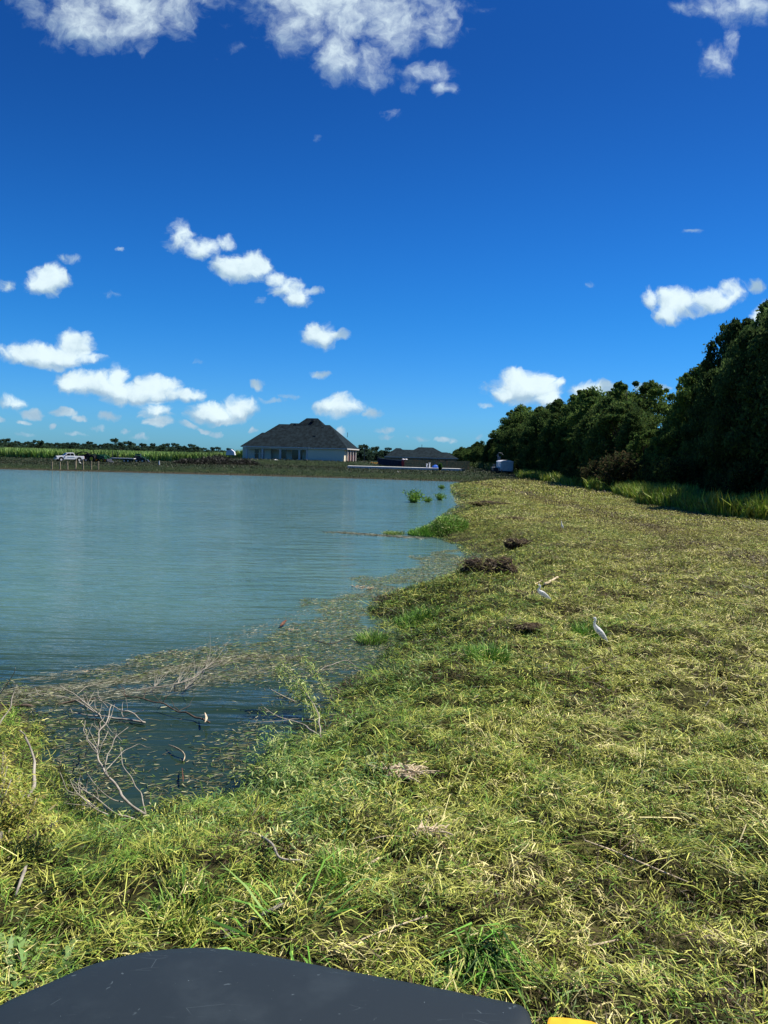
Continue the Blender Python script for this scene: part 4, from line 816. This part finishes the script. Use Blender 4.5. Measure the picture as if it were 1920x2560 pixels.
branchy('dead_branch', 'fan of thin bare twigs lying over the water edge left of the curved branch', 'branch',
    [([(870, 1420), (760, 1390), (640, 1290), (560, 1240), (470, 1170)], .8, .1, .35), ([(800, 1310), (720, 1290), (640, 1220), (565, 1120)], .6, .12, .4), ([(640, 1350), (540, 1330), (415, 1318)], .5, .12, .2),
     ([(620, 1340), (520, 1270), (430, 1230), (388, 1115)], .6, .1, .4), ([(700, 1390), (600, 1340), (500, 1250), (455, 1165)], .6, .1, .4)] + twigs([(640, 1290), (560, 1240), (520, 1270), (600, 1340)], 14, (.8, 3), (60, 150), .15, .35), .015, M['twig'])
branchy('dead_branch', 'thick pale dead branch arching beside the yellow-green bush', 'branch', [([(60, 1480), (120, 1420), (180, 1310), (205, 1200), (217, 1080), (195, 970), (165, 890), (130, 848)], 1, .3, .9), ([(110, 1420), (60, 1300), (95, 1200), (150, 1120)], .35, .4, .6)], .030, M['twig'])
branchy('dead_branch', 'forked dead branch lying half sunk across the floating straw', 'branch',
    [([(940, 795), (800, 770), (640, 745), (450, 728)], 1, .03, .06), ([(930, 795), (870, 740), (790, 705), (650, 650), (640, 620)], .7, .05, .3), ([(650, 748), (570, 690), (470, 610), (390, 553)], .8, .06, .35), ([(610, 725), (460, 640), (330, 615), (250, 612), (228, 568)], .6, .06, .3),
     ([(640, 740), (700, 830), (790, 915)], .5, .05, .1), ([(500, 610), (560, 560), (680, 535)], .3, .25, .2)] + twigs([(640, 745), (570, 690), (700, 700), (800, 760)], 14, (.3, 2.8), (60, 170), .05, .35), .020, M['twig'])
branchy('dead_branch', 'dark slanting dead branch with a broken cream end', 'branch', [([(1360, 795), (1260, 755), (1160, 720), (1050, 672), (930, 640), (820, 620), (780, 548)], 1, .03, .2)] + twigs([(1160, 720), (1050, 672), (820, 620), (930, 640)], 10, (.3, 2.8), (60, 160), .06, .3), .018, M['darktwig'])
branchy('sunken_log', 'long dark log floating low at the edge of the straw', 'log', [([(-40, 695), (100, 688), (250, 680), (440, 655), (620, 632)], 1, .01, .03)], .035, M['darktwig'])
branchy('dead_branch', 'thicket of thin bare twigs leaning over the floating straw', 'branch', [([(880, 590), (1000, 565), (1150, 545), (1260, 500), (1390, 400), (1560, 375), (1640, 382)], 1, .05, .25), ([(1150, 545), (1300, 470), (1470, 405)], .5, .1, .3), ([(1240, 520), (1380, 500), (1470, 440)], .4, .1, .3)]
    + twigs([(1000, 565), (1150, 545), (1260, 500), (1100, 600), (1330, 450), (1200, 580)], 44, (.2, 1.6), (90, 260), .08, .4), .012, M['twig'])
branchy('dead_branch', 'bare twigs rising above the yellow-green bush into the water view', 'branch', [([(-20, 850), (30, 770), (70, 690), (78, 610), (110, 548)], .9, .4, .8), ([(78, 615), (88, 590), (95, 545)], .4, .73, .9)], .016, M['twig'])
branchy('dead_branch', 'short bare twig at the very edge above the floating log', 'branch', [([(-30, 660), (30, 570), (70, 510), (100, 440)], 1, .3, .8)], .016, M['twig'])
idp = lambda a, b_: (a, b_)
branchy('dead_branch', 'thin grey branch bending into the dark pool beside the willow shoots', 'branch', [([(805, 1845), (760, 1812), (700, 1795), (660, 1768)], 1, .1, .25), ([(800, 1840), (795, 1780), (770, 1740), (735, 1690)], .9, .12, .5), ([(790, 1800), (730, 1798), (680, 1802), (600, 1812)], .5, .1, .1), ([(740, 1755), (690, 1735), (660, 1712)], .8, .1, .35)], .016, M['twig'], conv=idp)
branchy('dead_branch', 'pale arched branch over the floating raft', 'branch', [([(790, 1683), (830, 1660), (868, 1652), (895, 1668)], 1, .06, .06), ([(740, 1688), (800, 1675), (850, 1670)], .5, .03, .03)], .014, M['twig'], conv=idp, lift=.12)
branchy('dead_branch', 'dark crooked branch floating in the raft', 'branch', [([(785, 1600), (826, 1608), (870, 1598)], 1, .03, .03), ([(826, 1608), (830, 1592), (828, 1578)], .6, .03, .25), ([(850, 1602.7), (868, 1595), (878, 1598)], .6, .03, .1)], .016, M['darktwig'], conv=idp)
# leafy shoots
def shoots(label, strokes, nl, leaf, pal, name='leafy_branch', conv=idp, r=.008, gap=.03, group=None, mt='stem', cat='branch'):
    root = thing(name, label, cat, (0, 0, 0), 0, group); mb = MB(); Pn = []
    for pts, za, zb in strokes:
        n = len(pts); Q = []
        for i, p_ in enumerate(pts):
            t_ = i / (n - 1); X_ = conv(*p_); Q.append(at_z(X_[0], X_[1], WZ + za + (zb - za) * t_))
        mb.tube(Q, [r, r * .4], 5, 4); A = np.array([tuple(q_) for q_ in Q]); k_ = nl // len(strokes); u_ = rng.uniform(.1, 1, k_) * (n - 1); i0 = np.minimum(u_.astype(int), n - 2); f_ = (u_ - i0)[:, None]
        Pn.append(A[i0] * (1 - f_) + A[i0 + 1] * f_ + rng.normal(0, gap, (k_, 3)))
    P_ = np.concatenate(Pn); n = len(P_); mb.build('stem', M[mt], root, True); col = np.array(pal)[rng.integers(0, len(pal), n)] * rng.uniform(.7, 1.3, (n, 1))
    P_[:, 2] = np.maximum(P_[:, 2], WZ + .01)
    blades('foliage', P_, rng.uniform(0, 6.28, n), rng.normal(-.1, .5, n), rng.uniform(*leaf, n), rng.uniform(.006, .013, n), rng.normal(.1, .08, n), col, M['blade'], root); return root
WG = [(.18, .30, .05), (.12, .22, .03), (.34, .42, .10), (.48, .50, .18)]
shoots('willow shoots with narrow leaves rising from the pond beside the raft', [([(790, 1830), (780, 1760), (745, 1700), (700, 1650)], .05, .75), ([(800, 1800), (770, 1740), (740, 1700)], .05, .5), ([(830, 1760), (800, 1700), (760, 1640)], 0, .6), ([(770, 1760), (730, 1730), (690, 1665)], .05, .6)], 900, (.05, .12), WG, gap=.045)
for j, (st, lab) in enumerate([([([(850, 1960), (780, 1900), (700, 1860), (650, 1870)], .3, .45), ([(860, 1980), (760, 1940), (680, 1920), (655, 1940)], .25, .4), ([(900, 2000), (800, 1960), (720, 1900)], .35, .5), ([(800, 2060), (720, 2000), (660, 1975)], .2, .35), ([(860, 2050), (780, 2010), (700, 1990)], .3, .4)], 'drooping willow leaves overhanging the dark pool from the bank'),
                               ([([(640, 2170), (560, 2100), (480, 2090), (400, 2110)], .3, .45), ([(660, 2120), (600, 2070), (540, 2080)], .3, .45), ([(480, 2170), (420, 2120), (330, 2110)], .25, .4), ([(380, 2160), (300, 2130), (240, 2150)], .25, .35), ([(560, 2180), (480, 2140), (420, 2150)], .3, .4)], 'bright green leafy mat lying on the near bank'),
                               ([([(1130, 1760), (1060, 1720), (1000, 1690)], .35, .5), ([(1180, 1800), (1100, 1760), (1040, 1740)], .4, .5), ([(1100, 1720), (1060, 1680), (1020, 1660)], .3, .4), ([(1060, 1830), (1000, 1790), (930, 1780)], .35, .45), ([(960, 1900), (900, 1860), (850, 1840)], .3, .4)], 'blue-green leafy mat on the bank at the bend of the shore'),
                               ([([(960, 2010), (900, 2000), (830, 2030), (760, 2060)], .6, .7), ([(900, 2120), (840, 2080), (760, 2090), (700, 2130)], .6, .7), ([(1020, 1980), (960, 1950), (900, 1950)], .6, .7), ([(820, 2180), (760, 2140), (700, 2160)], .55, .65)], 'thick leafy green growth behind the shredded wood')]):
    shoots(lab, st, 3600, (.05, .13), WG + [(.07, .14, .025), (.09, .2, .05)], name='leafy_mat', gap=.13, cat='plant')
# willow bush at the left edge
YB = [(.32, .38, .05), (.42, .42, .08), (.20, .27, .04), (.50, .44, .09), (.2, .16, .05)]
bw = []
for a in range(26):
    ex = random.uniform(-120, 150); ey = 1865 + max(0, ex) * 1.1 + random.uniform(-25, 90); bx_ = random.uniform(-60, 60); bw.append(([(bx_, 2120), ((bx_ + ex) / 2 + random.uniform(-15, 15), (2120 + ey) / 2 + 10), (ex, ey)], .45, random.uniform(.6, 1.0)))
shoots('yellow-green willow bush hanging over the water at the near left edge', bw, 7500, (.04, .10), YB, name='willow_bush', gap=.05, mt='twig', r=.01, cat='shrub')
# clump of reeds and green mound at the water edge
def tuft(name, label, px, py, n, r, L, Wd, pal, cat='grass tuft', pitch=(.5, 1.5), z=None, yaw=None, lump=0.0):
    c = on_ground(px, py); a = rng.uniform(0, 6.28, n); q = rng.random(n) ** .6 * r; x = c.x + q * np.cos(a); y = c.y + q * np.sin(a); zz = np.maximum(height(x, y), WZ) + lump * np.clip(1 - (q / r) ** 2, 0, 1) * rng.random(n)
    col = np.array(pal)[rng.integers(0, len(pal), n)] * rng.uniform(.7, 1.3, (n, 1)); ya = a + rng.normal(0, .6, n) if yaw is None else rng.normal(yaw, .5, n)
    return tag(blades(name, np.stack([x, y, zz], 1), ya, rng.uniform(*pitch, n), rng.uniform(*L, n), rng.uniform(*Wd, n), rng.normal(.12, .08, n), col, M['blade']), label, cat)
BG = [(.12, .30, .03), (.18, .38, .05), (.28, .46, .08), (.06, .16, .02)]
tuft('green_mound', 'bright green mound of weeds at the point of the shore', 1110, 1330, 6000, 1.1, (.08, .26), (.012, .03), BG + WG, 'plant', lump=.75, pitch=(-.3, 1.3))
tuft('green_mound', 'low trailing edge of weeds reaching into the water', 1068, 1338, 2200, .9, (.08, .25), (.012, .03), BG, 'plant', lump=.35)
c = at_z(1032, 1256, WZ); rd = bush_proto('water_plant', 1.2, 1.25, 800, .10, [(.12, .24, .035), (.20, .33, .06)], 51, 3.5); put(rd, c.x, c.y, .8, 'bushy green plant standing in the water off the bank', 'plant', z=WZ)
for px, py, s_, lab in ((1068, 1255, .38, 'small thin plant in the water beside the bushy one'), (1105, 1222, .4, 'sparse water plant nearest the far corner of the pond'), (1098, 1250, .5, 'low green plant where the bank meets the water')):
    c = at_z(px, py, WZ); put(rd, c.x, c.y, s_, lab, 'plant', z=WZ)
tuft('floating_weed', 'small patch of floating weed off the green mound', 985, 1335, 500, .55, (.06, .22), (.01, .02), WG, 'plant')
tuft('grass_tuft', 'long-bladed green grass tuft flattened near the machine', 1180, 2400, 420, .20, (.18, .42), (.005, .012), BG + [(.22, .30, .08), (.4, .42, .12), (.05, .10, .02)], pitch=(-.05, .7), yaw=-1.3)
tuft('grass_tuft', 'spray of long green blades just beyond the hood', 700, 2350, 42, .25, (.30, .6), (.008, .016), BG, pitch=(.0, .5))
tuft('grass_tuft', 'upright green grass tuft in the middle of the near bank', 860, 2200, 260, .20, (.10, .24), (.004, .009), BG + [(.22, .26, .07)])
tuft('grass_tuft', 'dark green tuft left of the nearest egret', 1470, 1600, 500, .28, (.10, .26), (.006, .012), BG)
tuft('grass_tuft', 'green tuft lying below the forked sticks', 1220, 1650, 500, .30, (.12, .30), (.006, .012), BG)
tuft('grass_tuft', 'lush green tuft at the shore beside the raft', 1040, 1545, 700, .5, (.08, .22), (.008, .014), BG)
tuft('grass_tuft', 'green tuft trailing into the raft', 930, 1605, 500, .3, (.12, .30), (.007, .013), BG + WG)
tuft('grass_tuft', 'green leafy tuft left of the hood', 450, 2290, 200, .20, (.08, .20), (.005, .011), BG + WG)
tuft('broadleaf_weed', 'broad-leaved weed beside the left of the hood', 60, 2440, 260, .30, (.10, .20), (.02, .04), [(.18, .28, .08), (.12, .22, .05)], 'plant', pitch=(.0, .6))
# uprooted soil
def clod(label, px, py, w_, h_, seed, roots=10, pal=(C_BR, C_STRAW * .5, C_YG * .8, C_BR * .5, C_BR * .5), ng=800):
    c = on_ground(px, py); root = thing('soil_clod', label, 'soil clod', c); mb = MB(); rr = random.Random(seed)
    for _ in range(9): mb.ico((rr.uniform(-.4, .4) * w_, rr.uniform(-.2, .2) * w_, h_ * rr.uniform(.0, .35)), w_ * rr.uniform(.13, .24), (1.25, 1, h_ / w_ * 1.9), 4, .20, rr.random() * 9)
    mb.build('earth', M['soil'], root, True); mb = MB()
    for _ in range(roots):
        a = rr.uniform(0, 6.28); L_ = rr.uniform(.3, .7) * w_; x_, y_ = rr.uniform(-.4, .4) * w_, rr.uniform(-.35, .1) * w_
        mb.tube([(x_, y_, h_ * .4), (x_ + L_ * .4 * math.cos(a), y_ - .1, h_ * rr.uniform(.4, .9)), (x_ + L_ * math.cos(a), y_ - .2, h_ * rr.uniform(0, .7))], [.012 * w_, .004 * w_], 5)
    mb.build('root', M['darktwig'], root, True)
    n = ng; x = np.clip(rng.normal(0, w_ * .42, n), -w_ * .8, w_ * .8); y = rng.normal(0, w_ * .25, n); z = np.abs(rng.normal(h_ * .4, h_ * .2, n))
    cg_ = blades('clinging_grass', np.stack([x, y, z], 1), rng.uniform(0, 6.28, n), rng.uniform(-.6, .8, n), rng.uniform(.06, .22, n) * min(1, w_), rng.uniform(.006, .014, n) * min(1, w_), rng.normal(0, .1, n), np.array(pal)[rng.integers(0, len(pal), n)], M['blade'], root)
    cg_['kind'] = 'stuff'
clod('largest dark clump of uprooted soil and roots at the shore', 1228, 1432, 1.1, .5, 1, 22, ng=1600)
clod('dark soil clump behind the largest one', 1300, 1365, 1.0, .35, 2)
clod('dark soil clump beside the middle egret', 1318, 1495, .5, .2, 3)
clod('low dark soil patch with sticks in front of the middle egret', 1320, 1570, .38, .10, 4, 14)
clod('distant brown earth mound on the bank edge', 1215, 1262, 2.4, .30, 5, 6, (C_PALE * .7, C_YG, C_BR, C_STRAW * .7), 2600)
clod('brown torn earth edge between the water and mown grass', 1275, 1300, 1.5, .2, 6, 10, (C_PALE * .8, C_YG, C_BR, C_STRAW), 1500)
clod('small soil clod behind the broken stem', 1100, 2105, .2, .06, 7)
# sticks on the ground
def stick(label, pts, r, mt, cat='stick', name='stick', lift=.03):
    Q = []
    for p_ in pts:
        g0 = on_ground(p_[0], p_[1]); z_ = g0.z + lift + (p_[2] if len(p_) > 2 else 0); Q.append(at_z(p_[0], p_[1], z_))
    return tag(MB().tube(Q, r, 7, 4).build(name, M[mt], None, True), label, cat)
stick('pale thick stick above the middle egret', [(1362, 1460), (1378, 1452), (1394, 1443)], [.035, .028], 'splinter')
stick('thin pale stick left of the thick one above the middle egret', [(1337, 1460), (1348, 1455), (1356, 1450)], [.016, .010], 'splinter')
stick('broken branch lying left of the dark soil patch', [(1218, 1582), (1236, 1562), (1262, 1552), (1302, 1546)], [.035, .02, .015, .012], 'bark')
stick('pair of pale straws beside the broken branch', [(1270, 1570), (1285, 1558), (1302, 1542)], [.010, .014, .010], 'splinter')
stick('long thin green stalk lying across the grass near the nearest egret', [(1290, 1622), (1380, 1604), (1440, 1598), (1500, 1580)], [.006, .008, .007, .004], 'stem')
stick('dark slanting stick below the nearest egret', [(1440, 1680), (1490, 1662), (1550, 1638)], [.016, .012, .006], 'darktwig')
stick('thin dark stick on the right of the mown bank', [(1720, 1478), (1770, 1490), (1820, 1508)], [.014, .016, .01], 'darktwig')
stick('thick yellow-green broken stem rising beside shredded wood', [(1090, 2105), (1118, 2050), (1145, 1990), (1180, 1905, .1)], [.014, .012, .009, .006], 'stem')
stick('yellow stem running down from the shredded wood', [(1050, 2090), (985, 2130), (925, 2158)], [.008, .009, .007], 'stem')
stick('pale peeled end of the yellow stem', [(948, 2146), (932, 2155), (916, 2164)], [.010, .011, .009], 'splinter')
stick('thin bent straw curving over the near bank', [(1045, 2100), (985, 2090), (940, 2095), (900, 2110)], [.005, .005, .004, .003], 'splinter')
stick('long pale stick on the near bank behind the hood', [(560, 2345), (620, 2305), (690, 2270), (730, 2255)], [.010, .010, .013, .010], 'twig')
stick('dark stick parallel to the long pale one', [(545, 2330), (600, 2320), (650, 2312)], [.008, .012, .006], 'darktwig')
stick('curved pale twig over the leafy mat', [(590, 2075), (640, 2085), (680, 2110), (700, 2145), (750, 2150)], [.004, .008, .009, .008, .005], 'twig', lift=.12)
stick('straight thin straw low on the near bank', [(835, 2380), (950, 2330), (1068, 2290)], [.004, .005, .006], 'splinter')
stick('long pale straw across the mown grass on the right', [(1460, 2100), (1540, 2130), (1610, 2160), (1720, 2205)], [.004, .007, .007, .004], 'splinter')
stick('yellow-green stalk lying right of the large tuft', [(1200, 2285), (1250, 2283), (1300, 2278)], [.006, .006, .004], 'stem')
stick('short pale straw on the right of the near bank', [(1465, 2365), (1500, 2360), (1545, 2350)], [.005, .008, .006], 'splinter')
stick('greyish stick standing at the lower left bank', [(38, 2240), (60, 2180), (90, 2090)], [.006, .012, .008], 'twig', lift=.06)
stick('short dark stick on the near left bank', [(420, 2178), (460, 2192), (500, 2208)], [.006, .010, .006], 'darktwig')
stick('yellow leaf-like straw on the near left bank', [(385, 2298), (395, 2275), (408, 2255)], [.003, .012, .004], 'splinter')
stick('stout weathered stump at the near left edge', [(-30, 2110), (0, 2090), (18, 2076)], [.05, .035, .02], 'twig', lift=.1)
# shredded wood
def shred(name, label, px, py, w_, n, seed, cat='wood', zz=.04):
    c = on_ground(px, py); rr = random.Random(seed); mb = MB()
    for _ in range(n):
        a = rr.gauss(.3, .8); L_ = rr.uniform(.25, .6) * w_; x_, y_ = rr.gauss(0, .25) * w_, rr.gauss(0, .12) * w_; z_ = rr.uniform(-.05, .12) * w_; dz = rr.uniform(-.1, .2) * w_
        mb.tube([(x_, y_, z_), (x_ + L_ * .5 * math.cos(a), y_ + L_ * .5 * math.sin(a), z_ + dz * .5), (x_ + L_ * math.cos(a), y_ + L_ * math.sin(a), z_ + rr.uniform(-.1, .1) * w_)], [w_ * rr.uniform(.02, .06), w_ * .01], 5, 2, rr.uniform(.3, 1))
    o = mb.build(name, M['splinter'], None, False); o.location = (c.x, c.y, c.z + zz); return tag(o, label, cat)
shred('shredded_wood', 'large cream shredded wood chunk half buried in leaves', 1000, 1945, .34, 70, 1, zz=.04)
shred('shredded_wood', 'shredded cream wood at the joint of the broken stem', 1070, 2100, .2, 50, 2, zz=.06)
shred('wood_chip', 'pale wood chunk floating at the outer edge of the raft', 892, 1473, .32, 14, 3); shred('wood_chip', 'jagged pale wood piece floating beside the pale chunk', 922, 1475, .28, 14, 4)
shred('wood_chip', 'cream wood chip floating nearest the brown leaf', 728, 1580, .18, 12, 5); shred('wood_chip', 'small cream bark piece floating at the upper left of the straw', 213, 1685, .12, 10, 6)
shred('wood_chip', 'brown bark piece floating next to the small cream one', 250, 1681, .10, 8, 7); shred('wood_chip', 'tiny orange wood chip on the open water edge', 430, 1634, .08, 6, 8)
def curl(name, label, pts, w_, mt, cat='bark', z=.05):
    Q = [at_z(a, b_, WZ + z + .03 * math.sin(i * 1.3)) for i, (a, b_) in enumerate(pts)]
    return tag(MB().tube(Q, [w_ * .4] + [w_] * (len(pts) - 2) + [w_ * .3], 8, 4, .35).build(name, M[mt], None, True), label, cat)
curl('bark_curl', 'pale curled bark strip floating in the dark pool', [(421, 1862), (440, 1870), (456, 1880), (462, 1892), (458, 1903)], .016, 'splinter')
curl('bark_curl', 'upright cream bark piece at the end of the slanting branch', [(512, 1806), (516, 1795), (512, 1781)], .016, 'splinter', z=.1)
curl('bark_curl', 'reddish brown bark strip below the pale curl', [(455, 1920), (457, 1937), (458, 1955)], .014, 'leafbrown')
curl('dead_leaf', 'dark brown curled leaf floating at the raft edge', [(700, 1565), (708, 1558), (716, 1550)], .035, 'leafbrown', 'leaf', .05)

# ------------------------------------------------------------------ the machine the picture was taken from
hm = bpy.data.materials.new('hood_paint'); hm.use_nodes = True; t = hm.node_tree; b = t.nodes['Principled BSDF']; b.inputs['Roughness'].default_value = .55; b.inputs['Specular IOR Level'].default_value = .35
tc2 = N(t, 'ShaderNodeTexCoord'); n1 = noise(t, tc2.outputs['Object'], 1.6, 4, .5).outputs['Fac']; n2 = noise(t, tc2.outputs['Object'], 28, 3, .5, dist=.8).outputs['Fac']; n3 = noise(t, tc2.outputs['Object'], 110, 2, .5).outputs['Fac']; n4 = noise(t, tc2.outputs['Object'], 5, 5, .6).outputs['Fac']
spots = math_n(t, 'MAXIMUM', math_n(t, 'MULTIPLY', smooth(t, n2, .69, .75), .28), math_n(t, 'MULTIPLY', smooth(t, n3, .76, .80), .5))
wv = N(t, 'ShaderNodeTexVoronoi', feature='DISTANCE_TO_EDGE'); wv.inputs['Scale'].default_value = 5; mpv = N(t, 'ShaderNodeMapping'); mpv.inputs['Scale'].default_value = (1, 4.5, 1); mpv.inputs['Rotation'].default_value = (0, 0, .7); t.links.new(tc2.outputs['Object'], mpv.inputs[0]); t.links.new(mpv.outputs[0], wv.inputs[0])
scr = math_n(t, 'MULTIPLY', smooth(t, wv.outputs[0], .0, .006, .28, 0), smooth(t, noise(t, tc2.outputs['Object'], 9, 2, .5).outputs['Fac'], .56, .62))
spots = math_n(t, 'MAXIMUM', spots, scr)
dust = math_n(t, 'MAXIMUM', math_n(t, 'MULTIPLY', smooth(t, n4, .45, .8), .05), spots)
c1 = N(t, 'ShaderNodeMix', data_type='RGBA'); t.links.new(dust, c1.inputs[0]); c1.inputs[6].default_value = (.015, .022, .026, 1); c1.inputs[7].default_value = (.22, .28, .30, 1); t.links.new(c1.outputs[2], b.inputs['Base Color'])
mc = thing('work_machine', 'dark slate hood and yellow body of the machine the view is taken from', 'machine', (0, 0, 0))
hz = 1.42; hp = [(-260, 2680), (-120, 2590), (0, 2514), (58, 2485), (150, 2445), (231, 2411), (347, 2383), (440, 2372), (521, 2370), (637, 2383), (810, 2416), (1042, 2460), (1157, 2483), (1273, 2506), (1308, 2517), (1323, 2537), (1331, 2565), (1345, 2640), (1370, 2760)]
O = []
for i in range(len(hp) - 1):
    p0, p1, p2, p3 = [Vector(hp[max(0, min(len(hp) - 1, i + k_))]) for k_ in (-1, 0, 1, 2)]
    for j in range(5):
        s_ = j / 5; q_ = .5 * ((2 * p1) + (p2 - p0) * s_ + (2 * p0 - 5 * p1 + 4 * p2 - p3) * s_ * s_ + (3 * p1 - p0 - 3 * p2 + p3) * s_ ** 3); O.append(at_z(q_.x, q_.y, hz))
O.append(at_z(*hp[-1], hz)); C0 = Vector((-.35, .55, hz)); vs, fs = [], []; rows = [(-.035, -.6), (-.03, -.16), (-.022, -.05), (-.008, -.012), (0, 0), (.02, .006), (.06, .014), (.15, .028), (.3, .045), (.5, .06), (.75, .065), (1, .066)]
for t_, dz_ in rows:
    for o_ in O: q_ = o_ + (C0 - o_) * t_ * (1 if t_ > 0 else .6); vs.append((q_.x, q_.y, hz + dz_))
nO = len(O)
for r_ in range(len(rows) - 1):
    for k_ in range(nO - 1): fs.append((r_ * nO + k_, r_ * nO + k_ + 1, (r_ + 1) * nO + k_ + 1, (r_ + 1) * nO + k_))
mb = MB(); mb.add(vs, fs); mb.build('hood', hm, mc, True)
def slab_px(name, pts, z_, th, mt):
    Q = [at_z(a, b_, z_) for a, b_ in pts]; n = len(Q); v2 = [(q_.x, q_.y, z_) for q_ in Q] + [(q_.x, q_.y, z_ - th) for q_ in Q]
    return MB().add(v2, [tuple(range(n))[::-1], tuple(range(n, 2 * n))] + [(i, (i + 1) % n, n + (i + 1) % n, n + i) for i in range(n)]).build(name, M[mt], mc, bevel=.01)
slab_px('yellow_fender', [(1368, 2600), (1366, 2555), (1371, 2538), (1420, 2541), (1478, 2549), (1530, 2570), (1620, 2640), (1600, 2900), (1400, 2900)], 1.15, .3, 'yellow')
slab_px('yellow_frame', [(235, 2412), (262, 2400), (300, 2391), (330, 2396), (500, 2520), (300, 2640)], 1.22, .2, 'yellow')
